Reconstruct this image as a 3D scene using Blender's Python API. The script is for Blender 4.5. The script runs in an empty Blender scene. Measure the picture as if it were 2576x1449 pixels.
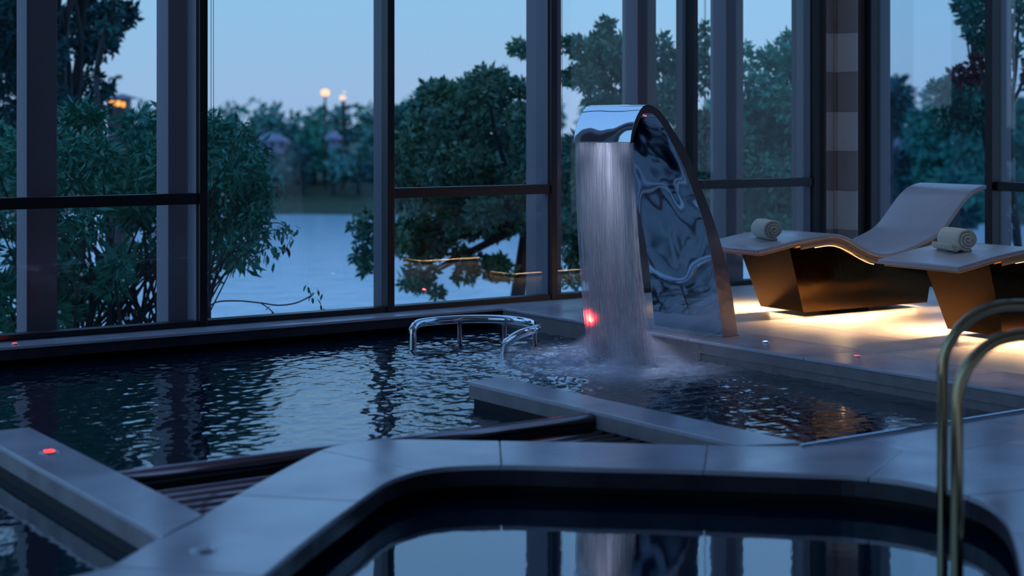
import bpy, math, random
import numpy as np
from mathutils import Vector, Matrix

random.seed(7); np.random.seed(7)
SC = bpy.context.scene
COL = SC.collection
PI = math.pi

# ------------------------------------------------------------------ camera
F_PX, CX, HY, HC = 4030.0, 1288.0, 320.0, 1.4     # focal length and level horizon in pixels, eye height
CS, SN = 0.5736, 0.8192                            # the room's axes against the view axis
cd = bpy.data.cameras.new('camera'); cam = bpy.data.objects.new('camera', cd); COL.objects.link(cam)
cd.sensor_width = 36.0; cd.lens = F_PX / 2576 * 36.0
cd.shift_y = -(724.5 - HY) / 2576
cd.clip_end = 2000
cam.location = (0, 0, HC)
cam.rotation_euler = (PI / 2, 0, math.atan2(SN, CS) - PI / 2)
cd.dof.use_dof = True; cd.dof.focus_distance = 10.6; cd.dof.aperture_fstop = 1.6
SC.camera = cam

# ------------------------------------------------------------------ sky, exposure
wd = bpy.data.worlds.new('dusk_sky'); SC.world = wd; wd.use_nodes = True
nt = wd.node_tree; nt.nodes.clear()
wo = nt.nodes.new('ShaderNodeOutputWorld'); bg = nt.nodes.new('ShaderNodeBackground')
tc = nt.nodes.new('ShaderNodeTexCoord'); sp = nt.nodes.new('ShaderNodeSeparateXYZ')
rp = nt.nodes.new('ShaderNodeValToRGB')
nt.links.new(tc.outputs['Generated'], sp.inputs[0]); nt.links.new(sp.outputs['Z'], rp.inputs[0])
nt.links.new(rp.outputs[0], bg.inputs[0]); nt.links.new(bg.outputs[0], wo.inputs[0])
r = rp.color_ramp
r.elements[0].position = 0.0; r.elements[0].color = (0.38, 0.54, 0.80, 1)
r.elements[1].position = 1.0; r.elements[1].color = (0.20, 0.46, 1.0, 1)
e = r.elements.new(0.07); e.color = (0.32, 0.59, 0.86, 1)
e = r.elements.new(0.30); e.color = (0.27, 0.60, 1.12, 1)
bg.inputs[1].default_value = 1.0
SC.view_settings.view_transform = 'Standard'; SC.view_settings.look = 'None'
SC.view_settings.exposure = 0.0; SC.view_settings.gamma = 1.0
SC.view_settings.use_curve_mapping = False
cy = SC.cycles
cy.use_denoising = True
cy.use_adaptive_sampling = True; cy.adaptive_threshold = .02; cy.adaptive_min_samples = 20
cy.max_bounces = 8; cy.diffuse_bounces = 3; cy.glossy_bounces = 4; cy.transmission_bounces = 4
cy.transparent_max_bounces = 26; cy.volume_bounces = 0; cy.sample_clamp_indirect = 4.0
cy.caustics_reflective = False; cy.caustics_refractive = False

# ------------------------------------------------------------------ helpers
def W(lat, fwd): return (lat * SN + fwd * CS, -lat * CS + fwd * SN)
def U(px, py, z=0.0):
    """point on the level z seen at that pixel of the photograph -> world x, y"""
    fw = (HC - z) * F_PX / (py - HY); return W((px - CX) / F_PX * fw, fw)
def D(px, py, fw):
    """point at distance fw -> world xyz"""
    x, y = W((px - CX) / F_PX * fw, fw); return (x, y, HC - (py - HY) / F_PX * fw)

def tag(o, label=None, cat=None, group=None, kind=None):
    if label: o['label'] = label
    if cat: o['category'] = cat
    if group: o['group'] = group
    if kind: o['kind'] = kind
    return o
def empty(name, loc=(0, 0, 0), rz=0.0, parent=None):
    o = bpy.data.objects.new(name, None); COL.objects.link(o)
    o.location = loc; o.rotation_euler = (0, 0, rz); o.empty_display_size = 0.1
    if parent: o.parent = parent
    return o
def mk(name, v, f, m, parent=None, smooth=False):
    me = bpy.data.meshes.new(name); me.from_pydata([tuple(p) for p in v], [], [tuple(q) for q in f])
    me.update()
    if smooth: me.polygons.foreach_set('use_smooth', [True] * len(me.polygons))
    if m: me.materials.append(m)
    o = bpy.data.objects.new(name, me); COL.objects.link(o)
    if parent: o.parent = parent
    return o
def inst(o, parent=None, name=None):
    c = o.copy(); COL.objects.link(c); c.parent = parent if parent else o.parent
    return c
def copy_tree(o, parent=None):
    c = o.copy(); COL.objects.link(c)
    if parent: c.parent = parent
    for ch in [x for x in SC.objects if x.parent == o]: copy_tree(ch, c)
    return c
class MB:
    def __init__(s): s.v = []; s.f = []
    def add(s, v, f):
        b = len(s.v); s.v += [tuple(p) for p in v]; s.f += [tuple(i + b for i in q) for q in f]; return s
    def box(s, x0, x1, y0, y1, z0, z1):
        return s.add([(x0,y0,z0),(x1,y0,z0),(x1,y1,z0),(x0,y1,z0),(x0,y0,z1),(x1,y0,z1),(x1,y1,z1),(x0,y1,z1)],
                     [(3,2,1,0),(4,5,6,7),(0,1,5,4),(1,2,6,5),(2,3,7,6),(3,0,4,7)])
    def prism(s, poly, z0, z1):
        n = len(poly)
        a = sum(poly[i][0]*poly[(i+1)%n][1]-poly[(i+1)%n][0]*poly[i][1] for i in range(n))
        if a < 0: poly = poly[::-1]
        v = [(p[0],p[1],z0) for p in poly] + [(p[0],p[1],z1) for p in poly]
        return s.add(v, [tuple(range(n-1,-1,-1)), tuple(range(n,2*n))] + [(i,(i+1)%n,n+(i+1)%n,n+i) for i in range(n)])
    def tube(s, pts, r, n=12, cap=True):
        P = [Vector(p) for p in pts]; R = r if hasattr(r, '__len__') else [r]*len(P)
        T = [(P[min(i+1,len(P)-1)] - P[max(i-1,0)]).normalized() for i in range(len(P))]
        a = Vector((0,0,1)) if abs(T[0].z) < .9 else Vector((1,0,0))
        N = (a - T[0]*a.dot(T[0])).normalized(); v = []
        for i, p in enumerate(P):
            N = (N - T[i]*N.dot(T[i])).normalized(); B = T[i].cross(N)
            v += [p + (N*math.cos(2*PI*k/n) + B*math.sin(2*PI*k/n))*R[i] for k in range(n)]
        f = [(i*n+k, i*n+(k+1)%n, (i+1)*n+(k+1)%n, (i+1)*n+k) for i in range(len(P)-1) for k in range(n)]
        if cap: f += [tuple(range(n-1,-1,-1)), tuple((len(P)-1)*n+k for k in range(n))]
        return s.add(v, f)
    def lathe(s, prof, c=(0,0,0), n=24):
        v = [(c[0]+r_*math.cos(2*PI*k/n), c[1]+r_*math.sin(2*PI*k/n), c[2]+z) for r_, z in prof for k in range(n)]
        f = [(i*n+k, i*n+(k+1)%n, (i+1)*n+(k+1)%n, (i+1)*n+k) for i in range(len(prof)-1) for k in range(n)]
        f += [tuple(range(n-1,-1,-1)), tuple((len(prof)-1)*n+k for k in range(n))]
        return s.add(v, f)
    def out(s, name, m, parent=None, smooth=False): return mk(name, s.v, s.f, m, parent, smooth)
def bevel(o, w=.004, seg=2):
    b = o.modifiers.new('bevel', 'BEVEL'); b.width = w; b.segments = seg; b.limit_method = 'ANGLE'; b.angle_limit = .6
    return o
def spline(pts, k=8):
    P = [Vector(p) for p in pts]; P = [P[0]*2-P[1]] + P + [P[-1]*2-P[-2]]; out = []
    for i in range(1, len(P)-2):
        for j in range(k):
            t = j/k; a,b,c_,d = P[i-1],P[i],P[i+1],P[i+2]
            out.append(0.5*((2*b)+(c_-a)*t+(2*a-5*b+4*c_-d)*t*t+(3*b-a-3*c_+d)*t**3))
    out.append(P[-2]); return out

# ------------------------------------------------------------------ materials
def principled(name, col, rough=.5, metal=0., spec=None, ior=None):
    m = bpy.data.materials.new(name); m.use_nodes = True
    b = m.node_tree.nodes['Principled BSDF']
    b.inputs['Base Color'].default_value = (*col, 1); b.inputs['Roughness'].default_value = rough
    b.inputs['Metallic'].default_value = metal
    if spec is not None: b.inputs['Specular IOR Level'].default_value = spec
    if ior: b.inputs['IOR'].default_value = ior
    return m
def noise(m, scale, detail=4, coord='Object', stretch=(1,1,1), rough=.5):
    t = m.node_tree; c = t.nodes.new('ShaderNodeTexCoord'); mp = t.nodes.new('ShaderNodeMapping')
    mp.inputs['Scale'].default_value = stretch
    n = t.nodes.new('ShaderNodeTexNoise'); n.inputs['Scale'].default_value = scale
    n.inputs['Detail'].default_value = detail; n.inputs['Roughness'].default_value = rough
    t.links.new(c.outputs[coord], mp.inputs[0]); t.links.new(mp.outputs[0], n.inputs['Vector']); return n
def ramp(m, src, stops, to=None):
    t = m.node_tree; r_ = t.nodes.new('ShaderNodeValToRGB'); t.links.new(src, r_.inputs[0])
    el = r_.color_ramp.elements
    el[0].position, el[0].color = stops[0][0], (*stops[0][1], 1); el[1].position, el[1].color = stops[-1][0], (*stops[-1][1], 1)
    for p, c_ in stops[1:-1]: e_ = el.new(p); e_.color = (*c_, 1)
    if to: t.links.new(r_.outputs[0], to)
    return r_
def bump(m, src, strength=.2, dist=.01, nrm=None):
    t = m.node_tree; b = t.nodes.new('ShaderNodeBump'); b.inputs['Strength'].default_value = strength
    b.inputs['Distance'].default_value = dist; t.links.new(src, b.inputs['Height'])
    if nrm: t.links.new(nrm, b.inputs['Normal'])
    t.links.new(b.outputs[0], m.node_tree.nodes['Principled BSDF'].inputs['Normal']); return b
def bsdf(m): return m.node_tree.nodes['Principled BSDF']
def stone(name, c0, c1, rough=.35, sc=3., lo=.6, hi=1.25):
    m = principled(name, c0, rough); n = noise(m, sc, 6, stretch=(1, 1.6, 1)); ramp(m, n.outputs[0], [(.3, c0), (.7, c1)], bsdf(m).inputs['Base Color'])
    n2 = noise(m, sc*.8, 5); ramp(m, n2.outputs[0], [(.35, (rough*lo,)*3), (.65, (rough*hi,)*3)], bsdf(m).inputs['Roughness'])
    n3 = noise(m, 60, 3); bump(m, n3.outputs[0], .12, .002); return m
def emit(name, col, s):
    m = bpy.data.materials.new(name); m.use_nodes = True; t = m.node_tree; t.nodes.clear()
    o = t.nodes.new('ShaderNodeOutputMaterial'); e_ = t.nodes.new('ShaderNodeEmission')
    e_.inputs[0].default_value = (*col, 1); e_.inputs[1].default_value = s; t.links.new(e_.outputs[0], o.inputs[0]); return m
def glass_mat(name, tint, k=1.0):
    m = bpy.data.materials.new(name); m.use_nodes = True; t = m.node_tree; t.nodes.clear()
    o = t.nodes.new('ShaderNodeOutputMaterial'); tr = t.nodes.new('ShaderNodeBsdfTransparent'); gl = t.nodes.new('ShaderNodeBsdfGlossy')
    tr.inputs[0].default_value = (*tint, 1); gl.inputs['Roughness'].default_value = 0.0
    lw = t.nodes.new('ShaderNodeLayerWeight'); lw.inputs[0].default_value = .5
    pw = t.nodes.new('ShaderNodeMath'); pw.operation = 'POWER'; pw.inputs[1].default_value = 5
    ma = t.nodes.new('ShaderNodeMath'); ma.operation = 'MULTIPLY_ADD'; ma.inputs[1].default_value = .9*k; ma.inputs[2].default_value = .045*k
    mx = t.nodes.new('ShaderNodeMixShader')
    t.links.new(lw.outputs['Facing'], pw.inputs[0]); t.links.new(pw.outputs[0], ma.inputs[0]); t.links.new(ma.outputs[0], mx.inputs[0])
    t.links.new(tr.outputs[0], mx.inputs[1]); t.links.new(gl.outputs[0], mx.inputs[2]); t.links.new(mx.outputs[0], o.inputs[0]); return m

M = {}
M['tile'] = stone('deck_stone', (.60, .52, .47), (.66, .58, .52), .36, 3., .92, 1.08)
M['coping'] = stone('coping_stone', (.60, .55, .62), (.78, .72, .80), .22, 2.2); bsdf(M['coping']).inputs['IOR'].default_value = 1.85
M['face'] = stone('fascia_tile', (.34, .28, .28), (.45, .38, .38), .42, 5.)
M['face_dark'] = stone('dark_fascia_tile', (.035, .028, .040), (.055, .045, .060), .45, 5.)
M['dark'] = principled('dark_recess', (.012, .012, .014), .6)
M['pooltile'] = principled('pool_lining', (.01, .02, .03), .4)
M['frame'] = principled('dark_window_frame', (.016, .011, .015), .40)
M['fin'] = principled('mullion_fin_metal', (.20, .19, .22), .45)
M['column'] = principled('painted_column', (.30, .25, .27), .6)
M['wall'] = principled('interior_wall', (.13, .11, .11), .8)
M['ceil'] = principled('ceiling_paint', (.66, .58, .63), .8)
M['p_light'] = stone('pale_stone_panel', (.82, .72, .68), (.88, .78, .74), .5, 4.)
M['p_dark'] = stone('dark_stone_panel', (.42, .36, .35), (.47, .41, .40), .45, 4.)
M['glass'] = glass_mat('window_glass', (.97, .985, 1.0), 1.0)
M['glass2'] = glass_mat('tinted_window_glass', (.82, .88, .93), 1.6)
M['chrome'] = principled('polished_steel', (.80, .82, .85), .05, 1.)
m = principled('fountain_steel', (.78, .80, .84), .045, 1.); n = noise(m, 1.7, 1, stretch=(1, 1.2, .8)); bump(m, n.outputs[0], .28, .05); M['fount'] = m
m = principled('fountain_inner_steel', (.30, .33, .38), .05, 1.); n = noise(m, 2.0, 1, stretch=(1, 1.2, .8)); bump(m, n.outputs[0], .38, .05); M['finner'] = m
m = principled('fountain_side_steel', (.50, .42, .42), .22, 1.); n = noise(m, 5, 2); bump(m, n.outputs[0], .2, .02); M['fside'] = m
M['rail'] = principled('aged_steel_rail', (.44, .34, .19), .14, 1.)
M['rod'] = principled('submerged_rods', (.30, .22, .24), .18, 1.)
m = principled('bronze_side', (.075, .040, .016), .10, 1.); n = noise(m, 3.0, 1); bump(m, n.outputs[0], .12, .03); M['bronze'] = m
m = principled('bronze_brushed', (.060, .034, .014), .24, 1.); n = noise(m, 4.0, 2, stretch=(1, 1, .2)); bump(m, n.outputs[0], .1, .02); bsdf(m).inputs['Specular IOR Level'].default_value = .3; M['bronze2'] = m
m = stone('lounger_slab', (.50, .49, .50), (.56, .54, .56), .32, 1.6); M['slab'] = m
M['tray'] = principled('lounger_underside', (.50, .33, .20), .4)
m = principled('towel_terry', (.92, .85, .70), .95); n = noise(m, 220, 3); bump(m, n.outputs[0], .9, .006); M['towel'] = m
M['cord'] = principled('blind_chain', (.16, .15, .16), .5)
M['led_warm'] = emit('led_warm', (1., .62, .28), 3.)
M['red'] = emit('lamp_red', (1., .035, .03), 9.); M['redhot'] = emit('lamp_red_core', (1., .045, .04), 3.)
M['blue'] = emit('lamp_blue', (.25, .45, 1.), 2.5); M['white_lens'] = principled('unlit_lens', (.75, .76, .80), .2)
M['lampframe'] = principled('lamp_steel_ring', (.45, .45, .48), .25, 1.)
M['bark'] = principled('bark', (.045, .042, .045), .9)
M['ground'] = stone('grass_ground', (.030, .055, .030), (.05, .08, .045), .95, .6)
M['roof'] = principled('grey_roof_tiles', (.20, .19, .24), .8)
M['housewall'] = principled('house_wall', (.16, .13, .16), .8); M['palewall'] = principled('pale_wall', (.22, .22, .30), .8)
M['flower'] = principled('pale_flower', (.75, .78, .80), .8)
M['streetlamp'] = emit('orange_street_lamp', (1., .42, .22), 2.6); M['palelamp'] = emit('pale_street_lamp', (1., .72, .60), 1.3)
M['signlit'] = emit('lit_orange_window', (1., .38, .08), 2.2)
def leafmat(name, c0, c1, sc=1.2):
    m_ = principled(name, c0, .6); n_ = noise(m_, sc, 3); ramp(m_, n_.outputs[0], [(.35, c0), (.65, c1)], bsdf(m_).inputs['Base Color'])
    bsdf(m_).inputs['Specular IOR Level'].default_value = .25; return m_
M['lf_green'] = leafmat('shrub_leaf', (.035, .26, .20), (.10, .38, .24))
M['lf_dark'] = leafmat('dark_leaf', (.016, .085, .095), (.035, .14, .13))
M['lf_pine'] = leafmat('evergreen_leaf', (.07, .22, .17), (.15, .29, .17))
M['lf_far_haze'] = leafmat('hazy_far_leaf', (.07, .26, .24), (.14, .32, .26), .15)  # blue haze of the distance mixed into the leaf colour
M['lf_red'] = leafmat('withered_leaf', (.11, .030, .035), (.16, .05, .05))
M['lf_right'] = leafmat('garden_leaf', (.030, .20, .17), (.06, .28, .19))

# ------------------------------------------------------------------ water
IMP = (6.60, 8.22)                                  # where the jet lands
WZ = -0.136
def water_mat(name, calm):
    m_ = principled(name, (.006, .020, .042), .03, ior=2.4 if calm else 3.2)
    t = m_.node_tree; g = t.nodes.new('ShaderNodeNewGeometry')
    ds = t.nodes.new('ShaderNodeVectorMath'); ds.operation = 'DISTANCE'; ds.inputs[1].default_value = (IMP[0], IMP[1], WZ)
    t.links.new(g.outputs['Position'], ds.inputs[0])
    n1 = t.nodes.new('ShaderNodeTexNoise'); n1.inputs['Scale'].default_value = 9; n1.inputs['Detail'].default_value = 4
    mp = t.nodes.new('ShaderNodeMapping'); mp.inputs['Rotation'].default_value = (0, 0, .9); mp.inputs['Scale'].default_value = (1, 1.7, 1)
    t.links.new(g.outputs['Position'], mp.inputs[0]); t.links.new(mp.outputs[0], n1.inputs['Vector'])
    b = t.nodes.new('ShaderNodeBump'); b.inputs['Distance'].default_value = .02
    t.links.new(n1.outputs[0], b.inputs['Height']); t.links.new(b.outputs[0], bsdf(m_).inputs['Normal'])
    if calm:
        b.inputs['Strength'].default_value = .015; return m_
    mr = t.nodes.new('ShaderNodeMapRange'); mr.inputs['From Min'].default_value = .4; mr.inputs['From Max'].default_value = 3.2
    mr.inputs['To Min'].default_value = .42; mr.inputs['To Max'].default_value = .02
    t.links.new(ds.outputs['Value'], mr.inputs['Value']); t.links.new(mr.outputs[0], b.inputs['Strength'])
    # aerated water round the landing jet
    n2 = t.nodes.new('ShaderNodeTexNoise'); n2.inputs['Scale'].default_value = 7; n2.inputs['Detail'].default_value = 6
    t.links.new(g.outputs['Position'], n2.inputs['Vector'])
    fm = t.nodes.new('ShaderNodeMapRange'); fm.inputs['From Min'].default_value = .15; fm.inputs['From Max'].default_value = 1.45
    fm.inputs['To Min'].default_value = 1.0; fm.inputs['To Max'].default_value = 0.0
    t.links.new(ds.outputs['Value'], fm.inputs['Value'])
    ad = t.nodes.new('ShaderNodeMath'); ad.operation = 'MULTIPLY_ADD'; ad.inputs[1].default_value = 1.1; ad.inputs[2].default_value = -.60
    t.links.new(fm.outputs[0], ad.inputs[0])
    a2 = t.nodes.new('ShaderNodeMath'); a2.operation = 'ADD'; a2.use_clamp = True
    t.links.new(ad.outputs[0], a2.inputs[0]); t.links.new(n2.outputs[0], a2.inputs[1])
    a3 = t.nodes.new('ShaderNodeMath'); a3.operation = 'MULTIPLY'; a3.use_clamp = True
    t.links.new(a2.outputs[0], a3.inputs[0]); t.links.new(fm.outputs[0], a3.inputs[1])
    r_ = t.nodes.new('ShaderNodeValToRGB'); t.links.new(a3.outputs[0], r_.inputs[0])
    r_.color_ramp.elements[0].position = .04; r_.color_ramp.elements[0].color = (.006, .020, .042, 1)
    r_.color_ramp.elements[1].position = .60; r_.color_ramp.elements[1].color = (.75, .80, .90, 1)
    t.links.new(r_.outputs[0], bsdf(m_).inputs['Base Color'])
    return m_
M['water'] = water_mat('pool_water', False); M['calm'] = water_mat('calm_water', True)
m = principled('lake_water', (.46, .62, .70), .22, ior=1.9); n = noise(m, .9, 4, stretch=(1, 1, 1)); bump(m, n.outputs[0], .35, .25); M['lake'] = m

# ================================================================== SETTING
YG, YF = 10.52, 10.45          # glass plane and inner frame face of the long window wall
XG, XF = 11.20, 11.10          # the same for the wall on the right
YL = 10.20                     # pool-side edge of the ledge under the windows
XD = 7.05                      # pool-side edge of the deck
ZT0, ZT1 = .860, .937          # transom
CEIL = 7.6

# ceiling with its overhang, back walls, far-left part
tag(MB().box(-9, 11.8, -4, 11.15, CEIL, CEIL+.3).out('ceiling', M['ceil']), 'dark ceiling above the pool', kind='structure')
tag(MB().box(-9.2, 12.6, -4.2, -4, -1, CEIL).out('wall_back', M['wall']), 'dark wall behind the viewer', kind='structure')
def glazed(name, horizontal, a0, a1, c, label):
    w_ = empty(name); tag(w_, label, kind='structure'); n_ = int((a1-a0)/1.525)
    for k in range(n_+1):
        a = a0 + (a1-a0)*k/n_
        (MB().box(a-.03, a+.03, c-.07, c+.07, 0, CEIL) if horizontal else MB().box(c-.07, c+.07, a-.03, a+.03, 0, CEIL)).out('mullion', M['frame'], w_)
        if k < n_:
            b = a + (a1-a0)/n_
            (MB().box(a+.03, b-.03, c-.004, c+.004, 0, CEIL) if horizontal else MB().box(c-.004, c+.004, a+.03, b-.03, 0, CEIL)).out('pane', M['glass'], w_)
tag(MB().box(11.12, 12.6, -4, 4.0, -1, CEIL).out('wall_right', M['wall']), 'dark solid wall beyond the right-hand windows', kind='structure')
glazed('wall_left', False, -4, 10.45, -9.1, 'window wall at the far end of the pool')

# long window wall
mull = [4.648 - 1.525*k for k in range(8, 0, -1)] + [4.648, 6.173, 7.710, 9.226, 10.700]
wall = empty('wall_windows', (0, 0, 0)); tag(wall, 'long wall of tall dark-framed windows beside the pool', kind='structure')
for i, x in enumerate(mull):
    w = .060 if i < len(mull)-1 else .085
    bevel(MB().box(x, x+w, YF, YG+.03, 0, CEIL).out('mullion', M['frame'], wall), .004)
    o = MB().box(x+.008, x+w-.008, YG+.03, YG+.16, 0, CEIL).out('mullion_fin', M['fin'], wall)
# bottom and top rails of the frame, cill
bevel(MB().box(-9, 10.9, YF+.01, YG+.05, -.01, .042).out('bottom_rail', M['frame'], wall), .004)
MB().box(-9, 10.9, YF+.01, YG+.05, CEIL-.12, CEIL).out('top_rail', M['frame'], wall)
edges = [-9.] + mull + []
wn = 0
for i in range(len(mull)-1):
    x0, x1 = mull[i]+.060, mull[i+1]
    wn += 1
    trans = (i - (len(mull)-2)) % 2 == 0
    wd_ = empty('window_%d' % wn, ((x0+x1)/2, YG, 0)); tag(wd_, kind='structure')
    def loc(x): return x - (x0+x1)/2
    if trans:
        bevel(MB().box(loc(x0), loc(x1), -.055, .03, ZT0, ZT1).out('transom', M['frame'], wd_), .004)
        MB().box(loc(x0), loc(x1), -.004, .004, .04, ZT0).out('pane', M['glass'], wd_)
        MB().box(loc(x0), loc(x1), -.004, .004, ZT1, CEIL-.1).out('pane', M['glass'], wd_)
        MB().box(loc(x0), loc(x0)+.012, -.03, .02, .04, CEIL-.1).box(loc(x1)-.012, loc(x1), -.03, .02, .04, CEIL-.1).out('window_bead', M['fin'], wd_)
    else:
        MB().box(loc(x0), loc(x1), -.004, .004, .04, CEIL-.1).out('pane', M['glass'], wd_)
MB().box(-9, 4.0-5*1.525, YG-.004, YG+.004, .04, CEIL-.1)
# round-edged columns standing outside the glass
def xcol(px, dep):       # left back edge seen at that pixel
    best = None
    for k in range(400):
        x = 3.0 + k*.02; Y = 10.8 + dep
        fw = x*CS + Y*SN; la = x*SN - Y*CS; q = CX + F_PX*la/fw
        if best is None or abs(q-px) < best[0]: best = (abs(q-px), x)
    return best[1]
lab = ['outer column left of the first transom window seen', 'outer column behind the left end of the dark window mullion',
       'outer column beside the mullion left of the water jet', 'outer column rising behind the steel fountain top', 'outer column between fountain and stone pier']
for i, px in enumerate((42, 393, 1325, 1565, 1787)):
    x = xcol(px, .22)
    o = bevel(MB().box(x, x+.21, 10.8, 11.02, -2.2, CEIL).out('column', M['column']), .006)
    tag(o, lab[i], kind='structure')
for x in (2.0, .5, -1.2, -3.0, -5.0):
    tag(bevel(MB().box(x, x+.21, 10.8, 11.02, -2.2, CEIL).out('column', M['column']), .006), 'outer column beyond the left edge of the view', kind='structure')

# corner pier clad in banded stone
pier = empty('pier'); tag(pier, 'corner pier clad in alternating light and dark stone bands', kind='structure')
MB().box(11.012, 11.45, 10.215, 10.9, 0, CEIL).box(10.86, 11.02, 10.462, 10.9, 0, CEIL).out('core', M['wall'], pier)
zb = [0, .09, .453, .816, 1.178, 1.544, 1.907, 2.27, 2.633, 2.996, 3.36, 3.72, 4.09, 4.45, CEIL]
for i in range(len(zb)-1):
    mm = M['p_light'] if i % 2 == 0 else M['p_dark']
    if i == 0: mm = M['p_dark']
    if i % 2 == 0 and i > 0: mm = M['p_light']
    if i % 2 == 1: mm = M['p_dark']
    z0, z1 = zb[i]+.0015, zb[i+1]-.0015
    d = .003 if i % 2 == 0 else 0
    bevel(MB().box(11.0-d, 11.014, 10.205, 10.447, z0, z1).out('panel', mm, pier), .002)
    bevel(MB().box(10.87, 10.998-d, 10.45-d, 10.464, z0, z1).out('panel', mm, pier), .002)

# right-hand window wall
wr = empty('wall_windows_right'); tag(wr, 'window wall behind the loungers', kind='structure')
my = [10.125, 8.775, 7.35, 5.95, 4.55]
for i, y in enumerate(my):
    bevel(MB().box(XF, XG+.03, y, y+(.075 if i else .08), 0, CEIL).out('mullion', M['frame'], wr), .004)
    MB().box(XG+.03, XG+.17, y+.01, y+.06, 0, CEIL).out('mullion_fin', M['fin'], wr)
bevel(MB().box(XF+.01, XG+.05, 3.9, 10.2, -.01, .042).out('bottom_rail', M['frame'], wr), .004)
for i in range(len(my)-1):
    y0, y1 = my[i+1]+.075, my[i]
    wn += 1
    wd_ = empty('window_%d' % wn, (XG, 0, 0)); tag(wd_, kind='structure')
    if i % 2 == 1:
        bevel(MB().box(-.055, .03, y0, y1, ZT0, ZT1).out('transom', M['frame'], wd_), .004)
        MB().box(-.004, .004, y0, y1, .04, ZT0).out('pane', M['glass2'], wd_); MB().box(-.004, .004, y0, y1, ZT1, CEIL-.1).out('pane', M['glass2'], wd_)
    else: MB().box(-.004, .004, y0, y1, .04, CEIL-.1).out('pane', M['glass2'], wd_)

# ledge under the long window wall
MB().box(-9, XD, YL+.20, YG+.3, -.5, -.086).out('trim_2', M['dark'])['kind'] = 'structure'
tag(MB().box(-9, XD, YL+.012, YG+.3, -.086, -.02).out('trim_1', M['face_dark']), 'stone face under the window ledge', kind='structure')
ledge = empty('ledge'); tag(ledge, 'narrow stone ledge running under the windows', kind='structure')
x = -9.
while x < XD - .01:
    x1 = min(x+1.3, XD); bevel(MB().box(x+.002, x1-.002, YL, YF+.03, -.02, 0).out('stone_slab', M['coping'], ledge), .003); x = x1

# deck
floor = empty('floor'); tag(floor, 'pale stone deck carrying the loungers', kind='structure')
MB().box(XD+.02, 12.2, 5.03, YG+.3, -.5, -.021).out('floor_bed', M['face'], floor)
y = 10.15
ys = []
while y > 5.05: ys.append(y); y -= 1.06
ys.append(5.05)
for a, b in zip(ys[:-1], ys[1:]):
    bevel(MB().box(XD-.004, XD+.52, b+.002, a-.002, -.02, 0).out('coping_stone', M['coping'], floor), .003, 1)
MB().box(XD-.004, XD+.52, 10.152, 10.46, -.02, 0).out('coping_stone', M['coping'], floor)
TX, TY = .60, 1.20
base = bevel(MB().box(.0015, TX-.0015, .0015, TY-.0015, -.02, 0).out('tile', M['tile'], floor), .002, 1)
first = True
for i in range(6):
    for j in range(5):
        x, y = XD+.522+i*TX, 10.45-(j+1)*TY
        t_ = base if first else inst(base, floor); first = False
        t_.location = (x, y, random.uniform(-.0006, .0004))
# deck face towards the pool
fc = MB().box(XD+.006, XD+.03, 7.92, 10.2, -.5, -.02).box(XD+.006, XD+.03, 5.03, 7.92, -.086, -.02).out('fascia', M['face'], floor)
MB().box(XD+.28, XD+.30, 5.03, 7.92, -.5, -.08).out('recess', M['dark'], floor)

# whirlpool in front: coping ring of stones
outer = [U(240,1449), U(405,1350), U(510,1295), U(640,1220), U(790,1140), U(840,1122), U(900,1112), U(1000,1105), U(1200,1108), U(1500,1113), U(1880,1122), U(2050,1121)]
inner = [U(660,1449), U(780,1350), U(930,1240), U(980,1208), U(1040,1188), U(1100,1177), U(1170,1172), U(1300,1170), U(1500,1176), U(1700,1180), U(2000,1190), U(2150,1196), U(2280,1211), U(2360,1227), U(2434,1246), U(2493,1275), U(2532,1314), U(2556,1376), U(2572,1449)]
inner = [(p[0], p[1]) for p in spline([(a, b, 0) for a, b in inner], 4)]
closing = [(4.15,3.05),(3.8,2.75),(3.3,2.5),(2.7,2.45),(2.1,2.6),(1.65,3.0),(1.5,3.5),(1.65,4.0)]
last = inner[-1]
ring_in = inner + [(p[0], p[1]) for p in spline([(last[0], last[1], 0)] + [(a, b, 0) for a, b in closing] + [(inner[0][0], inner[0][1], 0)], 4)][1:-1]
def norm_out(P, i):
    n_ = len(P); a = Vector(P[(i-1) % n_]); b = Vector(P[(i+1) % n_]); t_ = (b-a).normalized(); return Vector((-t_.y, t_.x))
# orientation: interior on the right-hand side when walking the inner list -> outward normal = left
def ring_off(P, d): return [tuple(Vector(P[i]) + norm_out(P, i)*d) for i in range(len(P))]
outs = [(p[0], p[1]) for p in spline([(a, b, 0) for a, b in outer], 6)]
def nearest_on(poly, p):
    best = None
    for i in range(len(poly)-1):
        a = Vector(poly[i]); b = Vector(poly[i+1]); q = Vector(p); t_ = max(0, min(1, (q-a).dot(b-a)/max((b-a).length_squared, 1e-9)))
        c_ = a + (b-a)*t_; d_ = (c_-q).length
        if best is None or d_ < best[0]: best = (d_, c_)
    return best
ring_out = []
for i in range(len(ring_in)):
    q = Vector(ring_in[i]) + norm_out(ring_in, i)*.60
    ring_out.append(tuple(q))
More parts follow.
